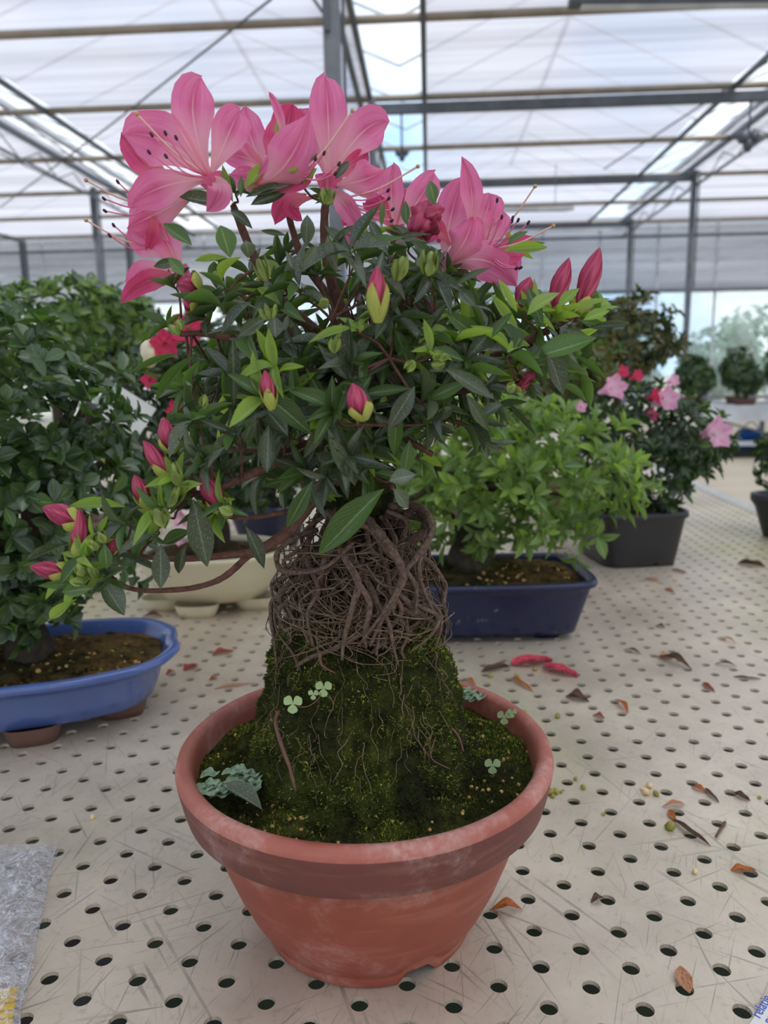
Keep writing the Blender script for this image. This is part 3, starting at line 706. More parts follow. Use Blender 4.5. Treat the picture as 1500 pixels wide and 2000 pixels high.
# dark peat core inside the cage
mm = MB()
for i in range(9):
    z = .215+i*.013; blob(mm, mc+Vector((rr(-.006, .006), rr(-.004, .004)+.01, z)), env(z)*.50, (0, 0, 1), .8, 12, 8, lump=.5, seed=i)
mm.build('peat_core', M['mound'], az)

# ---- trunk and limbs
limbs = []
def limb(pts, r0, r1, name='branch', dense=6):
    P = [B(*p) for p in pts]; m = MB(); tube(m, P, [r0, (r0+r1)/2, r1], 9, dense, jit=.07); m.build(name, M['bark'], az)
    Q = catmull([p[:] for p in P], 5)
    for q in Q: limbs.append(Vector(q))
limb([(700, 1060, -.005), (690, 1010, -.005), (700, 950, 0), (694, 900, 0), (704, 850, .005), (700, 790, .005), (706, 730, .005)], .0085, .0060, 'trunk')
limb([(700, 900, 0), (672, 930, -.02), (640, 940, -.03), (602, 990, -.045), (560, 1040, -.055), (505, 1075, -.06), (470, 1085, -.06)], .0044, .0028)
limb([(500, 1078, -.06), (450, 1083, -.065), (395, 1090, -.07), (330, 1092, -.07), (275, 1085, -.075), (235, 1062, -.08)], .0022, .0012)
limb([(485, 1085, -.06), (440, 1125, -.06), (395, 1144, -.06), (340, 1152, -.065), (262, 1151, -.075), (205, 1122, -.085)], .0022, .0012)
limb([(640, 960, -.03), (590, 990, -.045), (530, 1005, -.055), (470, 1012, -.06), (420, 1005, -.065)], .0019, .0011)
limb([(690, 860, -.01), (620, 880, -.045), (540, 905, -.065), (470, 935, -.075), (430, 952, -.08), (380, 965, -.08)], .0030, .0016)
limb([(700, 820, 0), (630, 850, -.03), (560, 880, -.05), (480, 880, -.06)], .0024, .0012)
limb([(700, 790, .005), (640, 750, -.02), (560, 705, -.04), (480, 670, -.045), (410, 652, -.045), (352, 652, -.045)], .0040, .0016)
limb([(706, 740, .005), (620, 650, -.02), (540, 580, -.03), (500, 510, -.035), (470, 440, -.04), (455, 400, -.045)], .0040, .0018)
limb([(704, 760, .005), (690, 660, -.01), (650, 560, -.02), (636, 480, -.025), (634, 420, -.03), (640, 375, -.03)], .0044, .0020)
limb([(690, 640, -.005), (600, 520, -.01), (572, 450, -.015), (560, 400, -.02)], .0030, .0016)
limb([(706, 730, .005), (750, 640, 0), (800, 560, -.01), (840, 510, -.02), (862, 528, -.03)], .0038, .0016)
limb([(706, 730, .005), (740, 600, .01), (760, 520, .015), (772, 450, .02)], .0036, .0018)
limb([(704, 770, .005), (780, 745, -.01), (870, 730, -.02), (960, 700, -.03), (1050, 655, -.035), (1120, 618, -.04)], .0046, .0018)
limb([(704, 800, .005), (780, 790, -.015), (870, 770, -.03), (950, 755, -.04), (1020, 748, -.045)], .0034, .0016)
limb([(860, 775, -.02), (800, 800, -.03), (850, 812, -.035), (918, 832, -.04)], .0022, .0014)
limb([(700, 830, 0), (760, 840, -.02), (810, 868, -.03), (846, 888, -.032)], .0026, .0018)
limb([(700, 860, 0), (745, 915, -.03), (768, 955, -.045)], .0022, .0012)
for (px, py, dd) in ((650, 620, -.08), (560, 760, -.09), (760, 700, -.09), (850, 620, -.08), (700, 830, -.09), (560, 640, .09), (700, 560, .10), (850, 660, .10), (940, 640, .07), (460, 720, .06), (640, 850, .07), (450, 560, .05)):
    limb([(704, 770, .0), ((704+px)/2, (770+py)/2-10, dd*.4), (px, py, dd)], .0032, .0014)

# ---- leaves
allleaf = []; twigs = MB(); budsg = []
def nearest(p):
    return min(limbs, key=lambda q: (q-p).length_squared)
center = B(700, 800)
def shoot(p, s, n, L, mats, spread=(35, 85), asp=.255):
    allleaf.extend(rosette(p, s, n, L, asp, mats, spread))
    q = nearest(p); mid = (p+q)/2+rvec()*.003+Vector((0, 0, -.002)); tube(twigs, [q, mid, p-Vector(s).normalized()*.004, p], [.0010, .0007, .0006], 5, 3, cap=False)
ells = [(690, 612, 330, 132, 44), (650, 735, 300, 125, 50), (960, 690, 205, 95, 30), (650, 885, 190, 62, 26), (430, 800, 100, 120, 15), (860, 800, 120, 60, 12), (600, 500, 220, 60, 6), (860, 545, 120, 55, 7)]
def canopy_shoots():
    for cx, cy, rx, ry, n in ells:
        for i in range(int(n*1.15)):
            while True:
                u, v, w = rr(-1, 1), rr(-1, 1), rr(-1, 1); q = math.sqrt(u*u+v*v+w*w)
                if .45 < q < 1: break
            px, py = cx+u*rx, cy+v*ry
            p = B(px, py, w*.105)
            s = (p-center).normalized()+Vector((0, 0, .55))+rvec()*.45
            front = w < 0
            mats = ('leaf_dark', 'leaf_mid', .82) if rnd.random() < .80 else ('leaf_mid', 'leaf_young', .55)
            shoot(p, s, rnd.randrange(5, 8), rr(.019, .031), mats)
canopy_shoots()
def HL(b, t, W, mat, dd=-.10, dt=None, droop=None):
    """a leaf read off the photograph: base px, tip px, width px"""
    p = B(b[0], b[1], dd); q = B(t[0], t[1], dd if dt is None else dt); d = q-p; L = d.length
    nrm = (CAM-p).normalized()+Vector((0, 0, .35))+rvec()*.25
    hand.append((p, d, nrm, L*1.04, W*mpp(.505+dd)*1.0, mat))
hand = []
D_, M_, Y_ = 'leaf_dark', 'leaf_mid', 'leaf_young'
for a in [((750, 955), (620, 1080), 52, M_), ((378, 975), (404, 1106), 50, D_), ((480, 1028), (522, 1112), 30, D_), ((196, 1128), (240, 1200), 44, D_), ((314, 1063), (314, 1146), 36, D_),
  ((365, 1062), (340, 1126), 20, D_), ((610, 940), (560, 1030), 32, M_), ((205, 1062), (208, 1112), 26, M_), ((150, 1170), (80, 1214), 20, Y_), ((140, 1062), (47, 1092), 14, D_), ((215, 1080), (330, 1118), 16, D_),
  ((245, 990), (130, 982), 24, Y_), ((230, 1085), (300, 1040), 22, D_), ((375, 1038), (315, 1060), 26, M_), ((180, 1150), (120, 1155), 28, M_), ((330, 960), (270, 940), 34, M_), ((220, 1100), (128, 1128), 22, Y_),
  ((395, 945), (330, 960), 20, Y_), ((525, 830), (522, 920), 34, D_), ((500, 815), (470, 860), 30, D_), ((520, 800), (560, 850), 30, D_), ((505, 762), (610, 840), 40, M_), ((575, 800), (572, 698), 20, M_), ((530, 780), (532, 705), 16, Y_),
  ((480, 815), (425, 890), 26, D_), ((430, 868), (340, 915), 20, D_), ((340, 800), (325, 830), 14, M_), ((440, 830), (340, 832), 20, M_), ((420, 770), (320, 830), 14, D_), ((380, 695), (300, 778), 16, M_), ((350, 690), (262, 725), 12, M_),
  ((545, 800), (430, 762), 12, Y_), ((455, 660), (457, 790), 26, D_), ((490, 590), (425, 645), 26, D_), ((518, 622), (465, 655), 28, D_), ((536, 618), (537, 658), 32, D_), ((640, 775), (600, 790), 30, D_), ((700, 850), (690, 950), 30, D_),
  ((640, 835), (690, 950), 28, D_), ((770, 640), (810, 735), 32, M_), ((765, 632), (690, 680), 26, D_), ((870, 610), (955, 672), 34, M_), ((800, 470), (870, 530), 20, D_), ((1065, 678), (1105, 768), 38, D_), ((1040, 700), (1160, 664), 44, M_),
  ((1120, 690), (1190, 742), 12, M_), ((985, 780), (1050, 850), 10, D_), ((910, 770), (955, 840), 24, D_), ((980, 790), (940, 810), 22, D_), ((870, 720), (960, 778), 30, D_), ((680, 665), (690, 745), 36, D_), ((705, 755), (712, 690), 18, M_), ((705, 770), (800, 760), 22, M_),
  ((810, 755), (760, 835), 36, D_), ((665, 655), (690, 748), 30, D_), ((700, 750), (640, 770), 18, Y_), ((690, 640), (600, 662), 20, Y_), ((590, 780), (660, 770), 20, Y_), ((800, 860), (790, 930), 28, M_), ((768, 955), (800, 990), 28, D_), ((760, 940), (810, 925), 34, D_), ((775, 790), (770, 890), 30, M_),
  ((960, 575), (1010, 640), 18, Y_), ((1030, 615), (1090, 560), 30, Y_), ((1010, 610), (975, 545), 16, Y_), ((1090, 600), (1130, 562), 22, Y_), ((1120, 610), (1190, 580), 16, Y_), ((1140, 625), (1190, 605), 22, Y_), ((1150, 640), (1235, 628), 14, D_), ((1130, 625), (1188, 640), 18, M_), ((1100, 640), (1150, 660), 14, D_), ((1060, 640), (1030, 560), 24, M_),
  ((960, 660), (1000, 612), 18, M_), ((930, 600), (895, 560), 22, D_), ((985, 490), (1072, 478), 20, Y_), ((990, 480), (1030, 448), 14, M_), ((885, 560), (960, 520), 14, D_), ((430, 440), (450, 500), 40, M_), ((375, 480), (320, 440), 26, M_), ((380, 510), (440, 500), 14, Y_), ((350, 510), (300, 520), 18, D_), ((360, 540), (330, 505), 22, M_), ((480, 470), (487, 500), 30, D_), ((440, 400), (350, 385), 24, D_), ((450, 410), (490, 440), 20, D_),
  ((455, 395), (436, 325), 16, Y_), ((470, 385), (472, 340), 12, M_), ((480, 370), (520, 312), 18, Y_), ((480, 385), (580, 360), 18, D_), ((490, 400), (560, 370), 22, D_), ((560, 300), (545, 222), 26, Y_), ((590, 345), (612, 265), 18, M_), ((585, 340), (545, 280), 12, Y_), ((580, 345), (572, 295), 8, M_), ((592, 360), (618, 328), 16, Y_), ((655, 350), (682, 312), 14, D_), ((600, 420), (598, 480), 28, D_), ((440, 400), (445, 340), 22, D_),
  ((850, 400), (838, 352), 24, M_), ((795, 440), (790, 392), 18, M_), ((745, 445), (748, 390), 10, M_), ((720, 430), (745, 480), 22, D_), ((760, 470), (840, 455), 12, D_), ((560, 460), (510, 450), 10, D_), ((700, 440), (640, 480), 12, D_), ((620, 480), (590, 520), 20, D_), ((640, 460), (655, 530), 22, D_)]:
    HL(*a, dd=-.10+rr(-.012, .02) if a[0][1] > 430 else -.06)
# rosettes around the low left spray and right hand tips
for (px, py, dd, n, L, mt_) in ((150, 1120, -.085, 6, .020, (Y_, M_, .6)), (205, 1110, -.085, 6, .022, (M_, Y_, .6)), (235, 1060, -.08, 6, .019, (M_, D_, .5)), (330, 1010, -.085, 7, .020, (M_, Y_, .5)), (300, 1040, -.08, 5, .020, (M_, D_, .5)), (420, 1000, -.085, 7, .020, (Y_, M_, .5)), (370, 960, -.085, 6, .022, (M_, D_, .5)),
     (360, 900, -.08, 6, .020, (M_, D_, .5)), (440, 920, -.07, 6, .024, (D_, M_, .6)), (1130, 618, -.04, 8, .019, (Y_, M_, .8)), (1080, 620, -.05, 7, .020, (Y_, M_, .8)), (1030, 610, -.06, 7, .019, (Y_, M_, .7)), (1160, 610, -.04, 6, .018, (Y_, M_, .6)), (1025, 748, -.045, 7, .020, (D_, M_, .7)), (920, 832, -.04, 7, .020, (D_, M_, .7)), (340, 560, -.04, 7, .018, (M_, D_, .5)), (330, 640, -.045, 7, .018, (M_, D_, .5)), (400, 620, -.05, 7, .02, (D_, M_, .6)),
     (170, 1085, -.098, 6, .020, (Y_, M_, .6)), (215, 1130, -.098, 6, .022, (Y_, D_, .6)), (190, 1050, -.098, 5, .018, (M_, Y_, .6)), (160, 1140, -.095, 6, .020, (Y_, M_, .7)), (245, 1020, -.098, 6, .020, (M_, D_, .6)), (320, 1000, -.1, 6, .022, (Y_, M_, .6)), (440, 985, -.1, 6, .018, (Y_, M_, .7)), (355, 935, -.1, 6, .020, (Y_, M_, .5)), (400, 900, -.1, 6, .022, (M_, D_, .5)), (460, 850, -.1, 6, .024, (D_, M_, .6)), (380, 820, -.09, 6, .022, (M_, D_, .6)), (600, 920, -.06, 7, .026, (D_, M_, .6)), (720, 920, -.05, 7, .026, (D_, M_, .6)),
     (460, 380, -.05, 6, .016, (M_, D_, .6)), (640, 390, -.03, 7, .014, (M_, D_, .6)), (590, 350, -.06, 4, .018, (M_, Y_, .6)), (800, 480, -.03, 7, .022, (D_, M_, .7)), (870, 540, -.03, 7, .02, (D_, M_, .7)), (990, 500, .0, 4, .022, (Y_, M_, .5)), (540, 720, -.1, 5, .022, (Y_, M_, .7)), (690, 790, -.1, 5, .02, (Y_, M_, .6)), (520, 780, -.1, 5, .026, (M_, Y_, .6)), (700, 640, -.1, 4, .018, (Y_, M_, .6)), (840, 690, -.1, 6, .017, (Y_, M_, .6)), (650, 800, -.1, 6, .024, (M_, Y_, .7))):
    p = B(px, py, dd); shoot(p, (p-center).normalized()+Vector((0, 0, .8))-FH*.5, n, L, mt_, (25, 80))
for _ in range(40):   # inner fill
    p = B(rr(480, 950), rr(560, 860), rr(-.05, .08)); shoot(p, rvec()+Vector((0, 0, .3)), 6, .024, ('leaf_dark', 'leaf_mid', .9), (40, 90))
hand_n = len(hand)
vis = sorted(allleaf, key=lambda l: (l[0]-CAM).dot(FH)-l[3]*1.0)
nobj = 300-hand_n
for lf in hand: place_leaf(az, lf, 'lance')
for lf in vis[:nobj]: place_leaf(az, lf, 'lance')
def stuff_hi(parent, leaves):
    keep = LTS['lance']; LTS['lance'] = LT['lance']; o = stuff_leaves(parent, leaves, 'lance'); LTS['lance'] = keep
stuff_hi(az, vis[nobj:])
o = twigs.build('twig', M['bark'], az); o['kind'] = 'stuff'

# ---- petals
def petal_mesh(b, c, t, W, mat, cup=.18, back=None, nu=8, nv=12, tipw=1.0, point=.0, ruffle=.07, seed=0):
    b, c, t = Vector(b), Vector(c), Vector(t)
    nrm = ((CAM-c).normalized() if back is None else Vector(back)).normalized(); V = []; UV = []
    ctrl = c*2-(b+t)/2
    for i in range(nv+1):
        s = i/nv; p = b*(1-s)**2+ctrl*(2*s*(1-s))+t*s*s; tg = ((ctrl-b)*(1-s)+(t-ctrl)*s).normalized()
        x = tg.cross(nrm); x = x.normalized() if x.length > 1e-3 else tg.orthogonal().normalized(); z = x.cross(tg)
        e = max(0, math.sin(math.pi*min(1, s**1.22))); w = W*.5*(e**(.62+point))*(.50+.50*min(1, s/.5)**1.2)*(1+.05*math.sin(s*17+seed)*s)
        w = max(w, W*.07 if s < .6 else 0)
        for j in range(nu+1):
            u = j/nu*2-1
            off = cup*W*(u*u)*(1-.4*s)*(1 if abs(u) < 1.1 else 1) + ruffle*W*(math.sin(s*9+seed+u*1.5)+.6*math.sin(s*21+seed*2))*u*u*min(1, s*1.5) + .05*W*noise.noise(Vector((u*1.5, s*3, seed*3.1)))
            notch = -.06*W*math.exp(-(u*3)**2)*(s**6)
            V.append((p+x*(u*w)+z*off+tg*(notch+.0))[:]); UV.append((u*.5+.5, s))
    m = MB(); m.add(V, grid_faces(nv+1, nu+1), UV); return m
def P3(t3, D=.505): return B(t3[0], t3[1], t3[2] if len(t3) > 2 else 0, D)
def flower(parent, tube_pts, r, petals, stam=(), sorg=None, pist=None, dd=-.05, pmat='petal', D=.505):
    """tube_pts: pedicel px -> throat px"""
    m = MB(); P = [B(x, y, dd, D) for x, y in tube_pts]; tube(m, P, [r*.3, r*.6, r*1.1], 12, 4, cap=False)
    # calyx scales at the foot of the tube
    fl = m.build('flower', M[pmat], parent)
    ax = (P[1]-P[0]).normalized()
    m = MB()
    for k in range(5):
        q = ax.orthogonal().normalized(); q.rotate(Matrix.Rotation(k*1.257, 3, ax))
        v, f, uv = leaf_template(4, 'lance', .3, -.1); x, y, z = leaf_frame(P[0], ax+q*.7, q); Lc = r*1.1
        m.add(v @ np.array([[*(x*Lc*.4)], [*(y*Lc)], [*(z*Lc)]])+np.array(P[0][:]), f, uv)
    m.build('calyx', M['scale'], fl)
    for i, pt in enumerate(petals):
        b, c, t, W = pt[:4]; kw = pt[4] if len(pt) > 4 else {}
        kw = dict(kw); mat = kw.pop('mat', pmat); db = kw.pop('db', 0); dc = kw.pop('dc', -.006); dt_ = kw.pop('dt', 0)
        petal_mesh(B(b[0], b[1], dd+db, D), B(c[0], c[1], dd+dc, D), B(t[0], t[1], dd+dt_, D), W*mpp(D+dd), mat, seed=i+W*.1, **kw).build('petal', M[mat], fl)
    for i, tp in enumerate(stam):
        a = B(sorg[0], sorg[1], dd-.002, D); e = B(tp[0], tp[1], dd-.022, D); q = (a+e)/2+Vector((0, 0, -.0035))+rvec()*.001
        m = MB(); tube(m, [a, q, e], [.0005, .0004], 5, 5, cap=False); st = m.build('stamen', M['filament'], fl)
        m = MB(); blob(m, e, .0009, (e-q).normalized()+Vector((0, 0, .6)), 1.7, 7, 5); m.build('anther', M['anther'], fl)
    if pist:
        a = B(sorg[0], sorg[1], dd-.002, D); e = B(pist[0], pist[1], dd-.026, D); q = (a+e)/2+Vector((0, 0, -.003))
        m = MB(); tube(m, [a, q, e], [.0006, .0005], 5, 5, cap=False); m.build('pistil', M['style'], fl)
        m = MB(); blob(m, e, .0012, (e-q).normalized(), 1.0, 7, 5); m.build('stigma', M['stigma'], fl)
    return fl
# F1b behind, then F1 facing the left
flower(az, [(430, 405), (370, 380), (320, 360)], .006, [((340, 350), (285, 318), (238, 262), 50, dict(mat='petal_deep')), ((390, 375), (300, 420), (246, 446), 66, dict(cup=-.2)), ((300, 400), (300, 450), (287, 490), 22, dict(mat='petal_deep'))],
       [(203, 388), (230, 355), (205, 412)], (300, 400), (168, 352), dd=-.035)
flower(az, [(440, 400), (428, 375), (412, 348)], .0065, [((410, 344), (377, 225), (394, 150), 76, dict(cup=.12)), ((412, 342), (446, 262), (468, 216), 66, dict(cup=.2)), ((408, 346), (325, 278), (242, 262), 92, dict(cup=.1)), ((406, 352), (320, 364), (256, 400), 64, dict(cup=.22)), ((411, 348), (430, 372), (404, 412), 44, dict(cup=.1, dc=-.012, dt=-.006))],
       [(296, 263), (323, 260), (344, 269), (291, 297), (324, 305)], (410, 346), (267, 222), dd=-.060)
# F2 lower left
flower(az, [(385, 560), (365, 545), (350, 530)], .006, [((352, 512), (296, 470), (258, 448), 70, dict(cup=.1)), ((356, 530), (285, 530), (262, 570), 44, {}), ((366, 556), (300, 545), (238, 588), 38, dict(mat='petal_deep', dc=-.012)), ((350, 540), (330, 480), (300, 440), 50, {})],
       [(222, 440), (214, 460)], (300, 482), (168, 430), dd=-.030)
# F3 behind centre left
flower(az, [(560, 380), (540, 350), (522, 330)], .005, [((522, 330), (492, 275), (480, 210), 56, dict(cup=.1)), ((520, 330), (480, 308), (432, 300), 46, {}), ((524, 330), (535, 280), (540, 235), 40, dict(mat='petal_deep')), ((520, 340), (490, 350), (450, 340), 44, {})], dd=-.01)
# F4 side-on funnel
flower(az, [(484, 372), (510, 350), (545, 318)], .007, [((492, 364), (560, 318), (606, 214), 86, dict(cup=-.25, dc=-.014)), ((545, 318), (560, 250), (572, 202), 62, dict(mat='petal_deep', db=.01, dc=.01, dt=.008)), ((556, 300), (548, 232), (526, 182), 16, dict(cup=.3)), ((500, 362), (560, 350), (612, 332), 50, dict(cup=.25, mat='petal_deep'))],
       [(633, 299), (662, 320), (655, 339), (616, 310)], (580, 345), (688, 216), dd=-.055)
# F5 open, facing forward right of centre
flower(az, [(640, 395), (641, 372), (642, 345)], .0075, [((641, 345), (641, 235), (635, 148), 68, dict(cup=.12)), ((645, 348), (704, 262), (757, 238), 70, dict(cup=.15)), ((638, 345), (606, 262), (584, 210), 60, dict(db=.004, dc=.006)), ((646, 362), (708, 352), (753, 330), 64, dict(cup=-.2, dc=-.012)), ((644, 372), (672, 398), (704, 452), 38, {}), ((640, 350), (690, 322), (716, 300), 36, dict(mat='petal_deep')), ((600, 380), (560, 395), (536, 440), 40, dict(mat='petal_deep', dc=.006)), ((620, 385), (570, 400), (590, 430), 30, dict(mat='petal_deep'))],
       [(758, 372), (759, 388), (767, 409), (765, 431)], (668, 388), (816, 325), dd=-.030)
flower(az, [(700, 420), (696, 440), (690, 450)], .004, [((690, 420), (692, 448), (682, 476), 34, {}), ((700, 430), (690, 420), (672, 440), 26, dict(mat='petal_deep'))], dd=.0)
# F6 behind right
flower(az, [(780, 470), (775, 455), (772, 445)], .006, [((771, 448), (764, 385), (768, 320), 46, dict(cup=.15)), ((776, 446), (818, 390), (848, 338), 56, dict(cup=.15)), ((768, 448), (740, 410), (716, 396), 44, dict(mat='petal_deep')), ((770, 448), (790, 400), (806, 360), 40, dict(mat='petal_deep', db=.01, dc=.012))], dd=-.01)
# F7 big funnel at the right
flower(az, [(856, 532), (876, 515), (905, 492)], .0075, [((866, 505), (880, 425), (904, 345), 66, dict(cup=.15, db=.01, dc=.012, dt=.01)), ((912, 468), (922, 385), (903, 309), 40, dict(cup=.3, point=.4)), ((925, 465), (950, 415), (956, 380), 58, dict(dc=-.004)), ((935, 478), (965, 445), (978, 412), 50, {}), ((862, 524), (908, 470), (922, 412), 66, dict(cup=-.25, dc=-.014)), ((864, 527), (945, 508), (1010, 562), 72, dict(cup=-.2, dc=-.010)), ((950, 490), (990, 492), (1036, 462), 44, dict(mat='petal_deep')), ((880, 480), (852, 450), (832, 478), 44, dict(mat='petal_deep', db=.01, dc=.01)), ((940, 500), (985, 500), (1012, 525), 40, {})],
       [(971, 391), (980, 424), (1001, 426), (1012, 430), (1032, 435), (1017, 523), (1009, 524)], (945, 488), (1081, 441), dd=-.030)
flower(az, [(940, 480), (955, 470), (965, 462)], .003, [((955, 470), (966, 450), (975, 436), 20, {})], [(1000, 432)], (960, 465), (1045, 364), dd=-.02)

# ---- buds
def bud(tip, basep, W, dd=-.10, scale=True, green=.4, sc_len=.75):
    a = B(basep[0], basep[1], dd); e = B(tip[0], tip[1], dd-.004); ax = e-a; L = ax.length; ax.normalize(); w = W*mpp(.505+dd)/2
    x = ax.orthogonal().normalized(); y = ax.cross(x); V = []; UV = []; nr, ns = 12, 20
    for i in range(nr+1):
        s = i/nr; r = w*(math.sin(math.pi*min(1, (.12+.88*s)**1.15))**.8 if s < 1 else 0)
        for k in range(ns):
            th = 2*math.pi*k/ns+s*1.1; r2 = r*(1+.16*math.cos(5*(th))*math.sin(math.pi*s)); V.append((a+ax*(L*s)+x*(r2*math.cos(th))+y*(r2*math.sin(th)))[:]); UV.append((k/ns, s))
    m = MB(); m.add(V, grid_faces(nr+1, ns, True), UV); o = m.build('bud', M['bud'], az)
    if scale:
        a0 = rr(0, 6.28)
        for k in range(4):
            q = x*math.cos(a0+k*1.571)+y*math.sin(a0+k*1.571); Ls = L*sc_len*rr(.75, 1.0); V = []; UV = []
            for i in range(7):
                s = i/6; rad = w*1.12*(math.sin(math.pi*(.10+.62*s)))*(1+.15*s)+w*.12; ww = w*1.5*math.sin(math.pi*min(1, .15+.85*s))**.8 if s < 1 else 0
                for u in (-1, -.5, 0, .5, 1):
                    an = u*ww/max(rad, 1e-5)*.62; dirv = q*math.cos(an)+ax.cross(q)*math.sin(an)
                    V.append((a-ax*L*.08+ax*(Ls*s)+dirv*rad)[:]); UV.append((u*.5+.5, s))
            m = MB(); m.add(V, grid_faces(7, 5), UV); m.build('bud_scale', M['scale'], o)
    return o
for b in [((82, 990), (160, 1022), 38), ((155, 992), (160, 1095), 34), ((57, 1106), (140, 1122), 32), ((262, 927), (288, 988), 28), ((279, 860), (332, 930), 30), ((319, 814), (336, 880), 32), ((390, 925), (440, 1000), 36), ((225, 1050), (216, 1082), 18)]:
    bud(*b, dd=-.09, sc_len=.60)
for b in [((1172, 482), (1132, 600), 36), ((1112, 502), (1078, 605), 32), ((1036, 540), (1014, 600), 32), ((1047, 722), (1012, 760), 22)]:
    bud(*b, dd=-.05, sc_len=.30)
bud((688, 748), (710, 815), 38, -.12, sc_len=.6); bud((517, 722), (530, 795), 26, -.11, sc_len=.8); bud((730, 560), (738, 618), 26, -.11)
bud((736, 518), (738, 622), 34, -.115, sc_len=.80)
bud((345, 560), (392, 556), 40, -.05, sc_len=.5); bud((358, 585), (384, 596), 30, -.05, sc_len=.8)
# curled crimson bud at the top
m = MB(); blob(m, B(830, 430, -.05), .0085, B(842, 405, -.05)-B(818, 455, -.05), 1.15, 28, 20, lump=.5, seed=4); blob(m, B(845, 415, -.056), .0048, (1, 0, .3), 1.2, 18, 14, lump=.4, seed=9); blob(m, B(812, 455, -.05), .0042, B(830, 430)-B(806, 466), 1.8, 12, 8)
m.build('bud', M['bud'], az)
# green winter buds with scales (greenish, pointed)
def green_bud(tip, basep, W, dd=-.11):
    a = B(*basep, dd); e = B(*tip, dd); ax = (e-a); L = ax.length; m = MB(); w = W*mpp(.4)/2
    blob(m, a+ax*.42, w*.62, ax, L*.42/(w*.62), 8, 8); axn = ax.normalized()
    for k in range(6):
        q = axn.orthogonal().normalized(); q.rotate(Matrix.Rotation(k*2.4+basep[0], 3, axn)); v, f, uv = LT['lance'][4]
        x, y, z = leaf_frame(a, axn+q*rr(.15, .42), q); l = L*rr(.55, 1.0); m.add(v @ np.array([[*(x*w*1.3)], [*(y*l)], [*(z*l*.6)]])+np.array((a+q*w*.3)[:]), f, uv)
    return m.build('green_bud', M['green_scale'], az)
for b in [((500, 495), (522, 550), 16), ((505, 598), (522, 625), 12), ((540, 588), (530, 622), 12), ((520, 590), (526, 625), 12), ((655, 655), (652, 690), 20), ((790, 490), (775, 550), 26), ((845, 480), (835, 540), 30), ((880, 690), (845, 700), 16), ((875, 710), (842, 712), 16), ((790, 725), (810, 705), 20), ((425, 990), (455, 1005), 30), ((300, 985), (320, 1030), 40), ((355, 940), (330, 990), 30), ((335, 895), (350, 950), 20), ((345, 620), (355, 645), 18), ((330, 630), (350, 655), 16), ((652, 365), (638, 400), 22), ((628, 365), (634, 400), 18), ((735, 560), (740, 620), 30), ((645, 585), (625, 592), 16), ((1010, 748), (990, 765), 22), ((190, 1035), (205, 1060), 18), ((175, 1050), (190, 1075), 16), ((170, 1100), (185, 1130), 26), ((130, 1135), (165, 1140), 22), ((150, 1095), (165, 1125), 26), ((395, 800), (400, 770), 14), ((620, 590), (640, 600), 14)]:
    green_bud(*b)

# ---- growth in the pot
def liverwort(px, py, n, rad, z0=.126):
    m = MB(); c0 = G(px, py, z0)
    for i in range(n):
        c = c0+Vector((rr(-rad, rad), rr(-rad, rad)*.7, rr(0, .003))); s = rr(.004, .0075); ph = rr(0, 6.28); V = [c[:]]; nn = 18
        for ring in (.55, 1.0):
            for k in range(nn):
                a = 2*math.pi*k/nn; r = s*ring*(1+.25*math.sin(3*a+ph)*ring+.06*math.sin(9*a)); V.append((c+Vector((r*math.cos(a), r*math.sin(a), .0015*ring+.0012*math.sin(4*a+ph)*ring)))[:])
        F = [(0, 1+k, 1+(k+1) % nn) for k in range(nn)]+[(1+k, 1+nn+k, 1+nn+(k+1) % nn, 1+(k+1) % nn) for k in range(nn)]
        m.add(V, F)
    return m.build('liverwort', M['liverwort'], az)
liverwort(452, 1535, 16, .018, .1285); liverwort(418, 1545, 6, .008, .129); liverwort(918, 1362, 14, .012, .131)
def clover(px, py, s, dd):
    m = MB(); c = B(px, py, dd)
    for k in range(3):
        a = k*2.09+.5; d = Rt*math.cos(a)+Up*math.sin(a)
        v, f, uv = leaf_template(6, 'oval', .1, .0); x, y, z = leaf_frame(c, d, -Fw); m.add(v @ np.array([[*(x*s*1.0)], [*(y*s)], [*(z*s)]])+np.array(c[:]), f, uv)
    return m.build('clover', M['clover'], az)
for a in ((572, 1374, .0062, -.078), (632, 1344, .0055, -.073), (612, 1356, .0035, -.073), (962, 1495, .006, -.03), (985, 1400, .006, .03), (1000, 1392, .004, .03)): clover(*a)
for pts, rad in (([(575, 1380, -.076), (600, 1380, -.078), (622, 1365, -.075), (628, 1350, -.073)], [.0004, .0003]),
    ([(545, 1388, -.066), (538, 1410, -.074), (548, 1450, -.083), (566, 1500, -.09), (578, 1545, -.094)], [.0009, .0013, .0008]),
    ([(625, 1272, -.062), (628, 1298, -.068), (655, 1315, -.068)], [.0012, .0005]),
    ([(880, 1420, -.03), (896, 1440, -.035), (905, 1468, -.04)], [.0010, .0006]),
    ([(850, 1440, -.05), (842, 1480, -.06), (878, 1502, -.06)], [.0005, .0004])):
    m = MB(); tube(m, [B(*p) for p in pts], rad, 6, 4); m.build('creeping_stem', M['reddish_stem'], az)
lfp = G(432, 1532, .1325); lq = G(512, 1577, .1305)
m = MB(); v, f, uv = leaf_template(8, 'lance', .3, -.04); x, y, z = leaf_frame(lfp, lq-lfp, (0, 0, 1)); L = (lq-lfp).length
m.add(v @ np.array([[*(x*L*.36)], [*(y*L)], [*(z*L)]])+np.array(lfp[:]), f, uv); tag(m.build('fallen_leaf', M['leaf_dark']), 'grey green fallen leaf lying on the liverwort in the terracotta pot', 'leaf')

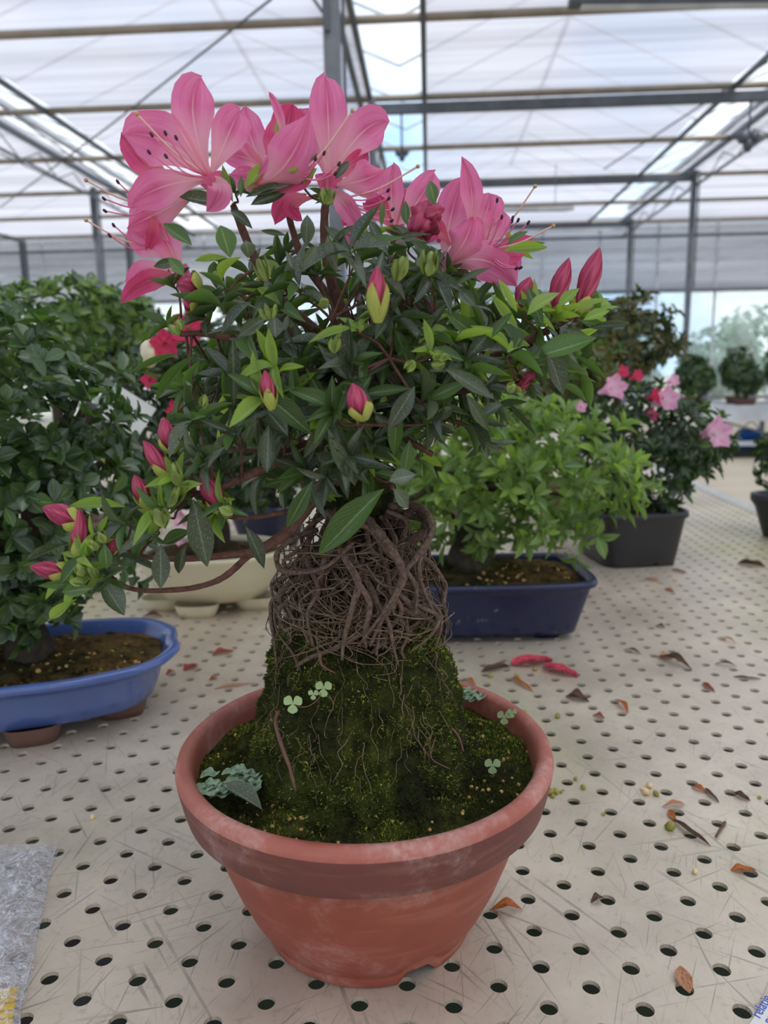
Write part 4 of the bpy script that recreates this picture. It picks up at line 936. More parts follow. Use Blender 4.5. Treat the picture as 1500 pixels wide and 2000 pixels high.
# ================================================================== BACKGROUND BONSAI
def feet(t, mat, c, rot, pts, r, h):
    cr, sr = math.cos(rot), math.sin(rot)
    for x, y in pts:
        mb = MB(); pot_shell(mb, (c[0]+x*cr-y*sr, c[1]+x*sr+y*cr, c[2]), rot, r, r*.7, [(-r*.5, 0), (-r*.15, 0), (0, h*.5), (.003, h)], n=3, seg=20); mb.build('pot_foot', M[mat], t)
def bush(root, c, R, n, L, asp, kind, mats, nobj, inner=.5, seed=1, lump=.35, up=.4, spread=(40, 80), per=(5, 7), low=-1.0):
    rg = random.Random(seed); out = []
    c = Vector(c)
    for i in range(n):
        while True:
            v = Vector((rg.uniform(-1, 1), rg.uniform(-1, 1), rg.uniform(low, 1)))
            if .1 < v.length < 1: break
        v.normalize(); q = 1+lump*noise.noise(v*2.3+Vector((seed, 0, 0)))
        q *= rg.uniform(.82, 1.04) if rg.random() > inner*.5 else rg.uniform(.35, .85)
        p = c+RH*(v.x*R[0]*q)+FH*(v.y*R[1]*q)+Vector((0, 0, v.z*R[2]*q))
        s = (RH*v.x+FH*v.y+Vector((0, 0, v.z+up))).normalized()+rvec()*.3
        out += rosette(p, s, rg.randrange(*per), L, asp, mats, spread, rg)
    seen = [l for l in out if inview(l[0], 10)]; rest = [l for l in out if not inview(l[0], 10)]
    seen.sort(key=lambda l: (l[0]-CAM).length)
    for lf in seen[:nobj]: place_leaf(root, lf, kind)
    stuff_leaves(root, seen[nobj:]+rest, kind)
def trunk(root, P, r0, r1, nb, c, R, mat='trunk_bg', seed=2):
    m = MB(); tube(m, P, [r0*1.5, r0, r1], 12, 6, jit=.05); m.build('trunk', M[mat], root); rg = random.Random(seed)
    for i in range(nb):
        a = rg.uniform(0, 6.28); e = Vector(c)+RH*(math.cos(a)*R[0]*.75)+FH*(math.sin(a)*R[1]*.75)+Vector((0, 0, rg.uniform(-.5, .7)*R[2])); s = P[-1].lerp(P[-2], rg.uniform(0, .8))
        m = MB(); tube(m, [s, s.lerp(e, .5)+Vector((0, 0, .1*R[2])), e], [r1*.6, r1*.2], 6, 4); m.build('branch', M[mat], root)
def pale_flower(root, px, py, D, size, mat, ax=None):
    c = B(px, py, 0, D); ax = (Vector(ax) if ax else (CAM-c)).normalized(); x = ax.orthogonal().normalized(); y = ax.cross(x)
    m = MB(); tube(m, [c-ax*size*.5, c-ax*size*.25, c], [size*.06, size*.1, size*.2], 8, 3, cap=False); fl = m.build('flower', M[mat], root)
    for k in range(5):
        a = k*1.257+px; d = x*math.cos(a)+y*math.sin(a); petal_mesh(c+d*size*.08, c+d*size*.22+ax*size*.22, c+d*size*.46+ax*size*.34, size*.36, mat, back=ax, nu=4, nv=6, seed=k).build('petal', M[mat], fl)

def gritty(root, c, rx, ry, z, n=320, dome=.012):
    m = MB()
    for i in range(n):
        a = rr(0, 6.283); q = math.sqrt(rr(.02, .96)); p = Vector(c)+RH*(math.cos(a)*rx*q)+FH*(math.sin(a)*ry*q)+Vector((0, 0, z+dome*(1-q*q)))
        blob(m, p, rr(.0015, .0036), rvec(), 1.0, 6, 4, mi=rnd.choice((0, 0, 1, 2)))
    o = m.build('grit', [M['soil_dark'], M['grit'], M['tuft']], root); o['kind'] = 'stuff'
# blue oval pot, left
c1 = toworld((85-750)/FPX*.93, .838); c1.z = 0; rot1 = YAW+math.radians(18)
t = thing('potted_bonsai', c1, 'oval leaved bonsai with a thick trunk in a cornflower blue oval pot, at the left', 'potted plant')
m = MB(); pot_shell(m, (c1.x, c1.y, .018), rot1, .172, .112, [(-.045, .004), (-.042, 0), (-.035, .004), (-.027, .022), (-.021, .042), (-.013, .050), (-.004, .053), (.0, .057), (-.001, .062), (-.006, .064), (-.012, .062), (-.016, .055), (-.022, .040)], n=2.5, lobes=-.03, seg=128); m.build('oval_pot', M['glaze_blue'], t)
feet(t, 'glaze_brown', (c1.x, c1.y, 0), rot1, [(.008, -.060), (.098, -.022), (.085, .045), (-.085, .045)], .028, .022)
m = MB(); soil_disc(m, (c1.x, c1.y, .018), rot1, .152, .092, 2.5, -.03, z=.048, amp=.006, dome=.014, seed=8); m.build('soil', M['soil_dark'], t)
gritty(t, c1, .135, .088, .067, 420, .012)
cc = c1+Vector((0, 0, .29)); cc += RH*(-.02)
trunk(t, [c1+Vector((0, 0, .06)), c1+Vector((.004, 0, .085)), c1+Vector((-.002, 0, .13)), c1+Vector((.004, 0, .20))], .023, .018, 8, cc, (.16, .13, .13))
bush(t, cc, (.178, .13, .165), 620, .0235, .60, 'oval', ('leaf_oval', 'leaf_mid', .82), 300, seed=11, spread=(30, 85))
bush(t, c1+Vector((-.03, -.05, .155))+RH*(-.03), (.12, .06, .07), 110, .024, .58, 'oval', ('leaf_oval', 'leaf_mid', .85), 0, seed=12)
# white tag on it
def tagcard(px, py, D, w, h, lab, tilt=.2, ink=True, group=None):
    p = B(px, py, 0, D); t = thing('plant_tag', p, lab, 'label', group)
    x = RH*math.cos(tilt)+Vector((0, 0, math.sin(tilt))); z = Vector((0, 0, 1)).lerp(FH, .2)-RH*math.sin(tilt); z.normalize(); y = z.cross(x).normalized(); x = y.cross(z)
    m = MB(); m.box(p, (w, .0012, h), [x[:], y[:], z[:]]); m.build('card', M['white_card'], t, smooth=False)
    if ink:
        m = MB()
        for k in range(3): m.box(p-FH*.0016+z*(h*(.25-.16*k)), (w*.6, .0006, h*.04), [x[:], y[:], z[:]])
        m.build('writing', M['grey_ink'], t, smooth=False)
tagcard(22, 1122, .80, .018, .030, 'white plant tag hanging under the leaves of the bonsai at the left', .15)
tagcard(252, 805, 1.12, .060, .050, 'cream card tag sticking out of the leaves right of the oval leaved bonsai', -.55, False)

# cream bowl, behind left of the roots
c2 = toworld((415-750)/FPX*1.30, 1.27); c2.z = 0
t = thing('potted_bonsai', c2, 'dark leaved bonsai with crimson flowers in a cream oval bowl, behind the azalea', 'potted plant')
m = MB(); pot_shell(m, (c2.x, c2.y, .016), YAW, .125, .10, [(-.075, 0), (-.06, 0), (-.040, .008), (-.020, .030), (-.008, .055), (-.001, .078), (.002, .083), (.0, .088), (-.006, .088), (-.012, .080)], n=2.2, seg=96); m.build('bowl', M['glaze_cream'], t)
feet(t, 'glaze_cream', (c2.x, c2.y, 0), YAW, [(-.02, -.05), (.07, -.01), (-.085, -.01), (.0, .05)], .034, .022)
m = MB(); soil_disc(m, (c2.x, c2.y, .016), YAW, .114, .09, 2.2, z=.074, amp=.006, dome=.015, seed=5); m.build('soil', M['soil_dark'], t)
cc = c2+Vector((0, 0, .31))
trunk(t, [c2+Vector((0, 0, .08)), c2+Vector((.01, 0, .13)), c2+Vector((0, 0, .19)), c2+Vector((.005, 0, .25))], .018, .012, 8, cc, (.13, .12, .12), seed=5)
bush(t, cc, (.17, .13, .15), 480, .026, .42, 'ell', ('leaf_deep', 'leaf_mid', .85), 150, seed=21)
for px, py, s, mm_ in ((322, 672, .05, 'petal_crimson'), (368, 640, .06, 'petal_crimson'), (292, 742, .03, 'petal_crimson'), (345, 800, .035, 'petal_crimson'), (455, 600, .03, 'petal_crimson'), (505, 700, .03, 'petal_crimson'), (352, 1015, .03, 'petal_pale'), (350, 1055, .02, 'petal_pale')): pale_flower(t, px, py, 1.13, s, mm_)
m = MB(); blob(m, B(292, 690, 0, 1.12), .013, (0, 0, 1), 1.5, 12, 8, lump=.4); m.build('cream_bud', M['glaze_cream'], t)
m = MB(); blob(m, B(214, 895, 0, 1.12), .012, (1, 0, .4), 1.2, 12, 8, lump=.5); m.build('yellow_bud', M['scale'], t)

# navy pot right
c3 = toworld((938-750)/FPX*1.18, 1.136); c3.z = 0
def rect_pot(t, c, rot, rx, ry, h, mat, foot=.01, flare=.022, n=7, soilm='soil_dark', dome=.02):
    m = MB(); pot_shell(m, (c.x, c.y, foot), rot, rx, ry, [(-flare*1.6, 0), (-flare*1.15, .001), (-flare*1.05, h*.1), (-flare*.7, h*.45), (-flare*.35, h*.80), (-flare*.28, h*.86), (0, h*.89), (.001, h*.95), (-.001, h), (-.007, h), (-.012, h*.93), (-.016, h*.7)], n=n, seg=128); m.build('rectangular_pot', M[mat], t)
    feet(t, mat, (c.x, c.y, 0), rot, [(sx*(rx-.068), sy*(ry-.055)) for sx in (-1, 1) for sy in (-1, 1)], .022, foot+.006)
    m = MB(); soil_disc(m, (c.x, c.y, foot), rot, rx-.013, ry-.013, n, z=h*.86, amp=.006, dome=dome, seed=c.x*9); m.build('soil', M[soilm], t)
t = thing('potted_bonsai', c3, 'bright green azalea bonsai in a navy blue rectangular pot, right of the roots', 'potted plant')
rect_pot(t, c3, YAW+.02, .158, .098, .084, 'glaze_navy')
m = MB(); cm = c3+RH*(-.02); pot_shell(m, (cm.x, cm.y, .06), YAW, .075, .06, [(.0, 0), (-.01, .02), (-.03, .045), (-.05, .055), (-.0735, .058)], n=2, seg=64); m.build('root_mound', M['soil'], t)
gritty(t, c3, .145, .085, .084, 420, .016)
cc = c3+Vector((0, 0, .245))-RH*.005
trunk(t, [cm+Vector((0, 0, .10)), cm+Vector((.008, 0, .145)), cm+Vector((-.01, 0, .19)), cm+Vector((0, 0, .24))], .024, .014, 9, cc, (.2, .12, .08), seed=9)
bush(t, cc, (.225, .13, .112), 420, .030, .36, 'ell', ('leaf_bright', 'leaf_young', .78), 300, seed=31, spread=(25, 80))
bush(t, c3+Vector((0, 0, .17))+RH*.15-FH*.05, (.05, .04, .06), 12, .030, .42, 'ell', ('leaf_bright', 'leaf_mid', .8), 0, seed=32)
bush(t, c3+Vector((0, 0, .17))+RH*.01-FH*.05, (.10, .04, .03), 16, .034, .42, 'ell', ('leaf_bright', 'leaf_mid', .8), 0, seed=33)
for px, py, s in ((925, 945, .035), (905, 1000, .04), (800, 815, .04), (1135, 795, .02)): pale_flower(t, px, py, 1.08, s, 'petal_pale')
# black pot
c4 = toworld((1224-750)/FPX*1.60, 1.56); c4.z = 0
t = thing('potted_azalea', c4, 'bushy dark azalea with pale pink flowers in a black plastic pot, farther right', 'potted plant')
rect_pot(t, c4, YAW+.12, .094, .096, .112, 'black_plastic', foot=.0, flare=.016, n=6, soilm='soil_dark', dome=.0)
cc = c4+Vector((0, 0, .235))+RH*.02
trunk(t, [c4+Vector((0, 0, .08)), c4+Vector((.008, 0, .12)), c4+Vector((-.01, 0, .15)), c4+Vector((0, 0, .2))], .014, .009, 7, cc, (.14, .12, .08), 'bark', seed=19)
bush(t, cc, (.160, .13, .115), 400, .028, .38, 'ell', ('leaf_deep', 'leaf_mid', .8), 200, seed=41, spread=(25, 80))
for px, py, s, q in ((1385, 850, .075, 'petal_pale'), (1292, 783, .06, 'petal_pale'), (1275, 775, .035, 'petal_crimson'), (1190, 760, .06, 'petal_pale'), (1212, 728, .03, 'petal_crimson'), (1240, 736, .03, 'petal_crimson'), (1268, 812, .03, 'petal_deep'), (1310, 745, .03, 'petal_pale')): pale_flower(t, px, py, 1.47, s, q, (.5, -1, .3))
# brownish one behind, far greens
def simple_plant(px, py, D, R, lab, mats, potmat, seed, group, kind='ell', L=.03, n=250, nobj=0, poth=.1, z0=0.0, pr=.09):
    p = B(px, py, 0, D); c = Vector((p.x, p.y, z0)); t = thing('potted_bonsai', c, lab, 'potted plant', group)
    m = MB(); pot_shell(m, (c.x, c.y, z0), YAW+seed, pr, pr*.8, [(-pr*.35, 0), (-pr*.3, .002), (-pr*.1, poth*.7), (0, poth*.85), (0, poth), (-.008, poth), (-.014, poth*.85)], n=4, seg=48); m.build('pot', M[potmat], t)
    m = MB(); soil_disc(m, (c.x, c.y, z0), YAW+seed, pr-.012, pr*.8-.012, 4, z=poth*.86, rings=5, seg=30, seed=seed); m.build('soil', M['soil_dark'], t)
    cc = Vector((p.x, p.y, p.z)); m = MB(); tube(m, [c+Vector((0, 0, poth*.8)), c.lerp(cc, .5)+RH*.01, cc], [pr*.18, pr*.1], 8, 4); m.build('trunk', M['trunk_bg'], t)
    bush(t, cc, R, n, L, .42, kind, mats, nobj, seed=seed)
simple_plant(1205, 665, 2.35, (.17, .13, .12), 'brownish green bonsai behind the pink flowered azalea at the right', ('leaf_brown', 'leaf_deep', .6), 'glaze_brown', 51, 'bonsai farther down the bench', n=420, nobj=60, L=.032)
simple_plant(1110, 730, 1.92, (.12, .1, .08), 'low olive leaved bonsai left of the brownish one', ('leaf_brown', 'leaf_mid', .6), 'glaze_brown', 52, 'bonsai farther down the bench', n=240, L=.03)
simple_plant(235, 655, 2.0, (.11, .1, .10), 'dark green bushy bonsai between the oval leaved bonsai and the crimson flowers', ('leaf_deep', 'leaf_bright', .6), 'glaze_navy', 53, 'bonsai farther down the bench', n=330, nobj=40, L=.032)
simple_plant(90, 640, 1.55, (.19, .12, .085), 'loose green bonsai whose tip shows above the oval leaved bonsai', ('leaf_bright', 'leaf_oval', .5), 'glaze_brown', 54, 'bonsai farther down the bench', n=230, nobj=60, L=.036)
simple_plant(460, 710, 2.4, (.27, .12, .17), 'dark shrub behind the crimson flowered bonsai', ('leaf_deep', 'leaf_brown', .7), 'glaze_brown', 55, 'bonsai farther down the bench', n=380, nobj=0, L=.032)
simple_plant(520, 900, 1.75, (.12, .1, .10), 'low dark bonsai in a navy pot behind the cream bowl', ('leaf_deep', 'leaf_mid', .8), 'glaze_navy', 56, 'bonsai farther down the bench', n=110, nobj=0, L=.03)
simple_plant(1560, 890, 1.75, (.085, .08, .07), 'small bonsai half cut off by the right edge of the picture', ('leaf_deep', 'leaf_mid', .7), 'black_plastic', 57, 'bonsai farther down the bench', n=160, nobj=30, L=.026)
simple_plant(850, 650, 2.6, (.24, .14, .12), 'green bonsai hidden behind the azalea crown at centre', ('leaf_bright', 'leaf_deep', .5), 'glaze_brown', 58, 'bonsai farther down the bench', n=240, L=.036)
simple_plant(1000, 800, 2.35, (.17, .1, .09), 'light green shrub behind the navy potted azalea', ('leaf_bright', 'leaf_mid', .6), 'glaze_brown', 59, 'bonsai farther down the bench', n=240, L=.034)

# ================================================================== FAR BENCH
bz = -.02; by = 8.9; bx0, bx1 = 2.7, 9.0
t = thing('far_bench', ((bx0+bx1)/2, by, FLOOR), 'long grey bench far behind with rows of small bonsai', 'bench')
m = MB(); m.box(((bx0+bx1)/2, by, bz-.03), (bx1-bx0, 1.6, .05)); m.build('bench_top', M['alu_white'], t, smooth=False)
m = MB(); m.box(((bx0+bx1)/2, by-.82, bz-.06), (bx1-bx0, .03, .16)); m.build('bench_edge', M['alu_white'], t, smooth=False)
for k in range(6):
    x = bx0+.15+k*1.18
    for dy in (-.7, .7):
        m = MB(); m.box((x, by+dy, (bz-.07+FLOOR)/2), (.05, .05, bz-.07-FLOOR)); m.build('leg', M['alu_white'], t, smooth=False)
    m = MB(); m.bar((x, by-.72, bz-.1), (x+1.18, by-.72, FLOOR+.12), .02); m.build('brace', M['steel'], t, smooth=False)
m = MB(); m.box(((bx0+bx1)/2, by-.70, FLOOR+.16), (bx1-bx0, .04, .05)); m.build('lower_rail', M['alu_white'], t, smooth=False)
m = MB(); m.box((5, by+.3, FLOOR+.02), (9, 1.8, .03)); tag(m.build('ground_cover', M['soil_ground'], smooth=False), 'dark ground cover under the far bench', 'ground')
far = []
fx = [(2.80+.165*k, (-.55, .05, .55)[k % 3]+rr(-.05, .05), (.34, .50, .60)[k % 3]*rr(.85, 1.2)) for k in range(20)]
for i, (x, dy, hh) in enumerate(fx):
    c = Vector((x, by+dy, bz)); potm = ['glaze_brown', 'glaze_brown', 'glaze_cream'][i % 3]
    t = thing('small_bonsai', c, 'small dark green bonsai on the far bench, %s from its left end' % ('first', 'second', 'third', 'fourth', 'fifth', 'sixth', 'seventh', 'eighth', 'ninth', 'tenth', 'eleventh', 'twelfth', 'thirteenth', 'fourteenth', 'fifteenth', 'sixteenth', 'seventeenth', 'eighteenth', 'nineteenth', 'twentieth')[i], 'potted plant', 'bonsai on the far bench')
    m = MB(); pot_shell(m, (c.x, c.y, bz), 0, .11, .08, [(-.03, 0), (-.02, .002), (0, .07), (0, .08), (-.01, .08), (-.1, .07)], n=4, seg=32); m.build('pot', M[potm], t)
    m = MB(); tube(m, [c+Vector((0, 0, .06)), c+Vector((.03, 0, hh*.4)), c+Vector((0, 0, hh*.75))], [.02, .01], 6, 3); m.build('trunk', M['trunk_bg'], t)
    bush(t, c+Vector((0, 0, .03+hh*.62)), (.17, .15, hh*.36), 150, .06, .5, 'ell', ('leaf_deep', 'leaf_mid', .7), 0, seed=100+i)
bkt = G(1462, 880, FLOOR); t = thing('blue_bucket', bkt, 'small blue bucket standing on the concrete by the far bench', 'bucket')
m = MB(); pot_shell(m, bkt, 0, .13, .13, [(-.12, .005), (-.03, .0), (-.01, .2), (0, .24), (-.008, .24), (-.03, .02)], seg=32); m.build('bucket_body', M['blue_plastic'], t)
m = MB(); tube(m, [bkt+Vector((-.12, 0, .22)), bkt+Vector((0, -.02, .33)), bkt+Vector((.12, 0, .22))], [.006, .006], 6, 5); m.build('handle', M['steel'], t)
# trees outside the glass
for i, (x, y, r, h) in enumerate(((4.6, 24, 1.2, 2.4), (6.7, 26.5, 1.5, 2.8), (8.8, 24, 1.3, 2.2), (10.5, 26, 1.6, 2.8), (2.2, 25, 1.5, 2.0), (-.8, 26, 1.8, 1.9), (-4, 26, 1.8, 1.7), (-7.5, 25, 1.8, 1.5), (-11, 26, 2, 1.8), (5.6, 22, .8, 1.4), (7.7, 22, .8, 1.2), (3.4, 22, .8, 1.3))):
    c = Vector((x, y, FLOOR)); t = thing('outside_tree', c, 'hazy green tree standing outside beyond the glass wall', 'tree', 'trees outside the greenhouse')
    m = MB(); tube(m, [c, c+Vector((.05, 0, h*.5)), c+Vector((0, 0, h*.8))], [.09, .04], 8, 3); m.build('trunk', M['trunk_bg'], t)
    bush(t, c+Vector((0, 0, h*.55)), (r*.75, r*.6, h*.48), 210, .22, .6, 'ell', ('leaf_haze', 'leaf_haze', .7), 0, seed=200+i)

# ================================================================== LITTER ON THE BENCH
def on_bench_leaf(b, t_, W, mat, lab, kind='lance', name='dead_leaf', curl=.25, fold=.6, z=.001, cat='leaf', twist=.3):
    p = G(b[0], b[1], z); q = G(t_[0], t_[1], z); d = q-p; L = d.length; W = W*mpp((p-CAM).dot(Fw))
    ny = 10; V = []; UV = []; x = d.normalized().cross(Vector((0, 0, 1))).normalized(); sd = b[0]*.1
    for i in range(ny+1):
        s = i/ny; w = W*.5*max(0, math.sin(math.pi*s**.9))**(1.0 if kind == 'lance' else .7)+(.0004 if s < .15 else 0)
        pp = p.lerp(q, s)+Vector((0, 0, abs(curl)*L*.5*math.sin(math.pi*s)*(.6+.4*math.sin(sd))))+x*math.sin(s*5+sd)*L*.03
        for j in range(5):
            u = j/2-1; tw = twist*math.sin(s*4+sd)
            V.append((pp+x*(u*w*math.cos(tw))+Vector((0, 0, abs(u)**1.3*w*fold*(1+.3*math.sin(s*11+sd))+u*w*math.sin(tw)*.5+.0006+(.0022*math.sin(s*13+u*4+sd) if name == 'fallen_petal' else 0))))[:]); UV.append((j/4, s))
    zmin = min(v[2] for v in V); V = [(a, b2, c_-zmin+.0004) for a, b2, c_ in V]
    m = MB(); m.add(V, grid_faces(ny+1, 5), UV); o = m.build(name, M[mat]); tag(o, lab, cat, 'litter on the bench'); return o
on_bench_leaf((958, 1776), (1020, 1774), 24, 'dry_orange', 'curled orange brown leaf touching the terracotta pot foot on the right')
on_bench_leaf((1346, 1938), (1326, 1884), 34, 'dry_tan', 'tan veined dry leaf hanging over a hole at the bottom right', curl=.1, fold=.3)
on_bench_leaf((1428, 1700), (1478, 1698), 22, 'dry_orange', 'bright orange dry leaf over a hole near the right edge')
on_bench_leaf((1338, 1570), (1292, 1576), 14, 'dry_tan', 'short brown curled leaf crossing the top of the long grey one')
on_bench_leaf((1306, 1580), (1320, 1606), 14, 'dry_orange', 'rust brown folded leaf stub beside the long grey leaf')
on_bench_leaf((1312, 1600), (1388, 1654), 14, 'dry_brown', 'long grey brown twisted leaf on the bench at the right', fold=.9)
on_bench_leaf((1350, 1536), (1382, 1548), 14, 'dry_orange', 'small orange leaf left of the dark green sliver')
on_bench_leaf((1376, 1538), (1404, 1568), 10, 'dry_brown', 'dark green brown leaf sliver lying over a hole at the right')
on_bench_leaf((1432, 1548), (1466, 1564), 16, 'dry_brown', 'grey brown woolly bud husk near the right edge', fold=.9, name='husk', cat='debris')
on_bench_leaf((1154, 1762), (1180, 1752), 14, 'dry_brown', 'small curled grey brown leaf beside a hole in front', fold=.9)
on_bench_leaf((1204, 1366), (1226, 1394), 12, 'dry_orange', 'yellow brown curled leaf right of the terracotta rim')
on_bench_leaf((1158, 1396), (1182, 1402), 12, 'dry_red', 'small rust red leaf right of the terracotta rim')
on_bench_leaf((1104, 1360), (1152, 1370), 24, 'dry_brown', 'dark brown crumpled leaf behind the pot rim at right', fold=.9)
on_bench_leaf((1282, 1282), (1354, 1308), 16, 'dry_brown', 'dark forked dry leaf at the right middle of the bench', fold=.9)
on_bench_leaf((1290, 1286), (1316, 1282), 22, 'dry_tan', 'tan crumpled tuft on the forked dry leaf')
on_bench_leaf((1372, 1332), (1396, 1352), 12, 'dry_red', 'reddish brown narrow leaf at the right middle')
on_bench_leaf((1432, 1322), (1490, 1326), 9, 'dry_brown', 'long thin brown leaf near the right edge')
on_bench_leaf((1396, 1296), (1440, 1302), 9, 'dry_brown', 'thin brown sliver above the long thin brown leaf')
on_bench_leaf((1218, 1268), (1254, 1278), 8, 'dry_brown', 'thin brown stem like leaf in front of the black pot')
on_bench_leaf((1400, 1245), (1440, 1258), 7, 'dry_tan', 'pale thin sliver at the right of the bench')
on_bench_leaf((940, 1312), (1000, 1302), 20, 'dry_brown', 'brown crumpled leaf left of the red petals', fold=.9)
on_bench_leaf((1000, 1322), (1040, 1352), 12, 'dry_orange', 'orange curled leaf below the red petals')
on_bench_leaf((905, 1326), (930, 1338), 10, 'dry_orange', 'small orange leaf behind the terracotta rim')
on_bench_leaf((998, 1300), (1080, 1292), 40, 'fallen_petal', 'larger fallen crimson petal in front of the navy pot', 'oval', 'fallen_petal', .3, .5, cat='petal')
on_bench_leaf((1060, 1296), (1128, 1316), 34, 'fallen_petal', 'smaller fallen crimson petal lying over the right end of the larger one', 'oval', 'fallen_petal', .3, .5, z=.006, cat='petal')
on_bench_leaf((1082, 1300), (1100, 1314), 14, 'dry_orange', 'dry stub under the fallen crimson petals')
on_bench_leaf((414, 1280), (458, 1270), 18, 'dry_red', 'red brown crumpled leaf left of the mossy mound')
on_bench_leaf((360, 1310), (386, 1296), 22, 'dry_red', 'upright red brown leaf right of the blue pot')
on_bench_leaf((324, 1318), (342, 1310), 12, 'dry_red', 'small red brown leaf touching the blue pot rim end')
on_bench_leaf((408, 1328), (426, 1324), 10, 'dry_red', 'tiny red brown leaf nearest the pot on the left')
on_bench_leaf((418, 1346), (498, 1332), 9, 'dry_tan', 'long pale straw lying left of the terracotta pot', fold=.5)
on_bench_leaf((276, 1206), (320, 1204), 14, 'dry_brown', 'brown leaf under the front of the cream bowl')
on_bench_leaf((1132, 1120), (1150, 1124), 10, 'dry_red', 'small red leaf left of the black pot')
on_bench_leaf((1312, 1112), (1342, 1120), 10, 'dry_red', 'small red brown leaf right of the black pot')
on_bench_leaf((1260, 1130), (1288, 1136), 10, 'dry_tan', 'pale brown leaf in front of the black pot')
on_bench_leaf((1298, 1150), (1318, 1156), 10, 'dry_orange', 'small orange leaf in front of the black pot')
on_bench_leaf((1440, 1100), (1496, 1108), 22, 'dry_brown', 'heap of brown moss litter at the right edge', fold=.9)
on_bench_leaf((1280, 1222), (1300, 1226), 10, 'dry_brown', 'dark speck of dry leaf between the holes')
on_bench_leaf((1176, 1592), (1182, 1586), 8, 'seed', 'pale translucent flake on the bench right of the pot', name='flake', cat='debris')
tw = MB(); tube(tw, [G(1416, 1606, .002), G(1408, 1618, .002), G(1398, 1634, .002)], [.0014, .0009], 6, 3); tag(tw.build('twig', M['reddish_stem']), 'short brown twig standing over a hole at the right', 'twig')
seeds = [(1074, 1552, .0035, 'seed'), (1085, 1550, .003, 'seed'), (1080, 1558, .002, 'seed'), (1096, 1549, .0015, 'seed'), (1124, 1524, .002, 'seed'), (1139, 1541, .0026, 'seed'), (1268, 1538, .003, 'seed_pale'), (1262, 1552, .0034, 'seed_pale'), (1281, 1554, .0028, 'seed'), (1308, 1620, .004, 'seed'), (1357, 1706, .0022, 'seed_pale'), (1255, 1544, .002, 'seed_pale'), (1483, 1560, .0016, 'seed'), (1089, 1402, .003, 'seed'), (1024, 1396, .003, 'seed'), (181, 1600, .0024, 'seed_pale'), (1100, 1545, .001, 'seed'), (958, 1323, .003, 'seed'), (1010, 1324, .003, 'seed'), (1045, 1310, .003, 'seed')]
seedpos = ['touching the terracotta rim at the right, in a clump', 'at the right end of the clump by the terracotta rim', 'lowest in the clump by the terracotta rim', 'lying just right of the clump by the rim', 'between the clump by the rim and two holes', 'alone beside a hole right of the rim clump', 'topmost of the group of three in the middle right', 'lowest left of the group of three in the middle right', 'rightmost of the group of three in the middle right', 'left of the long grey twisted leaf', 'alone above the orange leaf over a hole', 'tucked between the group of three in the middle right', 'by the woolly husk at the right edge', 'in front of the dark crumpled leaf', 'just behind the terracotta rim at the right', 'alone on the bench left of the terracotta pot', 'as small as a pinhead right of the rim clump', 'left of the fallen crimson petals', 'below the left fallen crimson petal', 'under the middle of the fallen crimson petals']
for i, (px, py, r, mt_) in enumerate(seeds):
    m = MB(); p = G(px, py, 0); blob(m, p+Vector((0, 0, r*.85)), r*1.0, rvec(), 1.15, 8, 6, lump=.4, seed=i)
    size = 'tiny' if r < .0021 else ('small' if r < .0031 else 'larger')
    tone = 'yellow green' if mt_ == 'seed' else 'pale cream'
    lab, g = '%s %s seed %s' % (size, tone, seedpos[i]), tone+' seeds on the bench'
    tag(m.build('seed', M[mt_]), lab, 'seed', g)

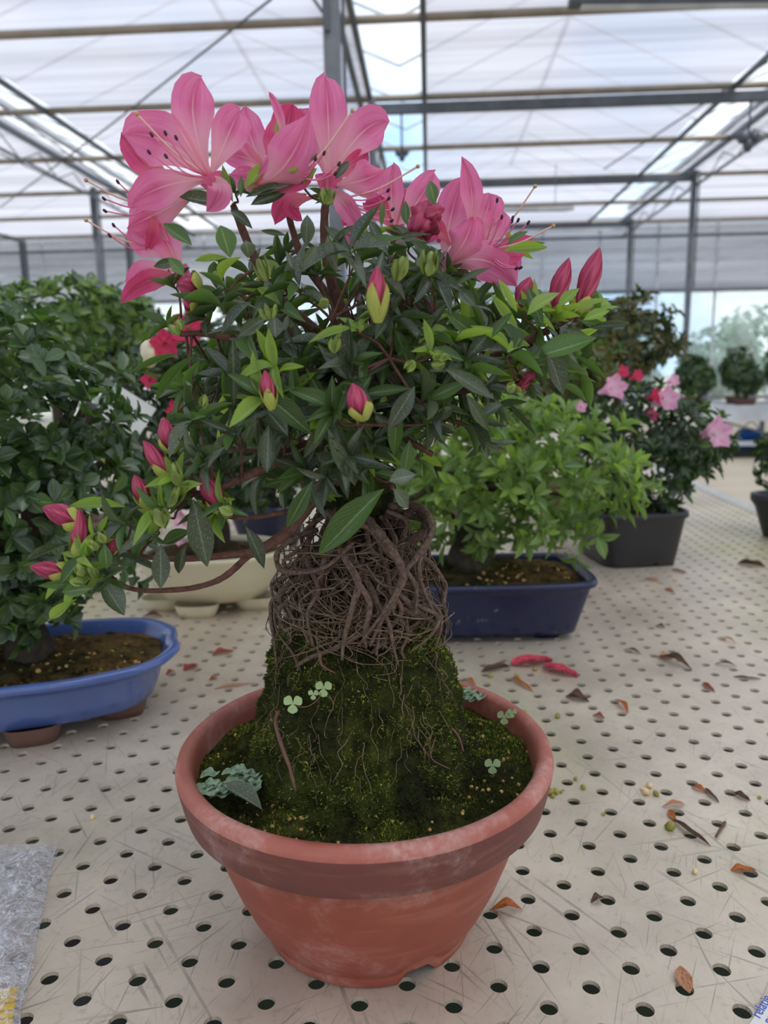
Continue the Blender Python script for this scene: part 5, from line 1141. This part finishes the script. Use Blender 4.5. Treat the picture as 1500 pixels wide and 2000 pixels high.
# ================================================================== BAG, YELLOW LABELS, PAPER
corner = [G(-140, 1668, .001), G(114, 1655, .004), G(-140, 2160, .001), G(46, 2150, .002)]
edge = [G(114, 1655, .003), G(100, 1700, .003), G(88, 1760, .003), G(72, 1830, .003), G(62, 1900, .003), G(44, 1960, .003), G(40, 2010, .003), G(46, 2150, .003)]
left = [G(-140, 1668, .003), G(-140, 1730, .003), G(-140, 1800, .003), G(-140, 1860, .003), G(-140, 1930, .003), G(-140, 2000, .003), G(-140, 2060, .003), G(-140, 2160, .003)]
E_ = catmull([p[:] for p in edge], 8); Lf = catmull([p[:] for p in left], 8)
bag = thing('plastic_bag', G(20, 1900), 'crumpled clear plastic bag lying at the lower left corner', 'bag')
def sheet(z0, amp, seed):
    V = []; UV = []; nu = 60
    for i in range(len(E_)):
        for j in range(nu+1):
            s = j/nu; p = Lf[i]*(1-s)+E_[i]*s; v = Vector((p[0]*60, p[1]*45, seed))
            e = min(1, (1-s)*8)*min(1, i/6)
            r_ = abs(noise.noise(v))+.6*abs(noise.noise(v*2.7))+.3*abs(noise.noise(v*6))
            V.append((p[0], p[1], z0+e*(amp*r_+.003))); UV.append((s, i/len(E_)))
    m = MB(); m.add(V, grid_faces(len(E_), nu+1), UV); return m
sheet(.0078, .011, 1).build('upper_film', M['bag'], bag); sheet(.0012, .0015, 5).build('lower_film', M['bag'], bag)
m = MB(); tube(m, [Vector(tuple(e))+Vector((0, 0, .005)) for e in E_[::6]], [.0006, .0006], 5, 2); m.build('seam', M['bag'], bag)
for k in range(6):
    a = G(-80, 1944+k*17, .006); b = G(32-k*2, 1934+k*17, .006)
    m = MB(); z = .0052+.0006*k; a.z = b.z = z; m.bar(a, b, .0048, .0012)
    o = m.build('plant_label', M['yellow_plastic'], smooth=False); tag(o, 'yellow plastic plant label in the clear bag, %s from the top of the stack' % ('first', 'second', 'third', 'fourth', 'fifth', 'sixth')[k], 'label', 'yellow labels in the bag')
pa = G(1496, 1952); pb = G(1464, 2004)
d = (pb-pa).normalized(); n_ = Vector((0, 0, 1)).cross(d); n_ = n_ if n_.x > 0 else -n_
t = thing('paper_label', pa+n_*.03, 'white paper label with blue print at the lower right corner', 'label')
m = MB(); c0 = (pa+pb)/2+n_*.045+Vector((0, 0, .0012)); m.box(c0, (.09, .12, .0008), [n_[:], d[:], (0, 0, 1)]); m.build('paper', M['white_card'], t, smooth=False)
for li, (txt, off) in enumerate((('relatie', .0058), ('nr', .0125))):
    cu = bpy.data.curves.new('print', 'FONT'); cu.body = txt; cu.size = .0085; cu.extrude = .0001
    tmp = bpy.data.objects.new('print', cu); C.objects.link(tmp); dg = bpy.context.evaluated_depsgraph_get()
    me = bpy.data.meshes.new_from_object(tmp.evaluated_get(dg)); bpy.data.objects.remove(tmp)
    me.materials.clear(); me.materials.append(M['blue_ink']); o = link('print', me, t)
    st = G(1484, 1990, .0018)+n_*(off-.0058)-d*.000
    xx = -d; yy = Vector((0, 0, 1)).cross(xx); o.matrix_basis = Matrix(((xx.x, yy.x, 0, st.x), (xx.y, yy.y, 0, st.y), (0, 0, 1, .0018), (0, 0, 0, 1)))
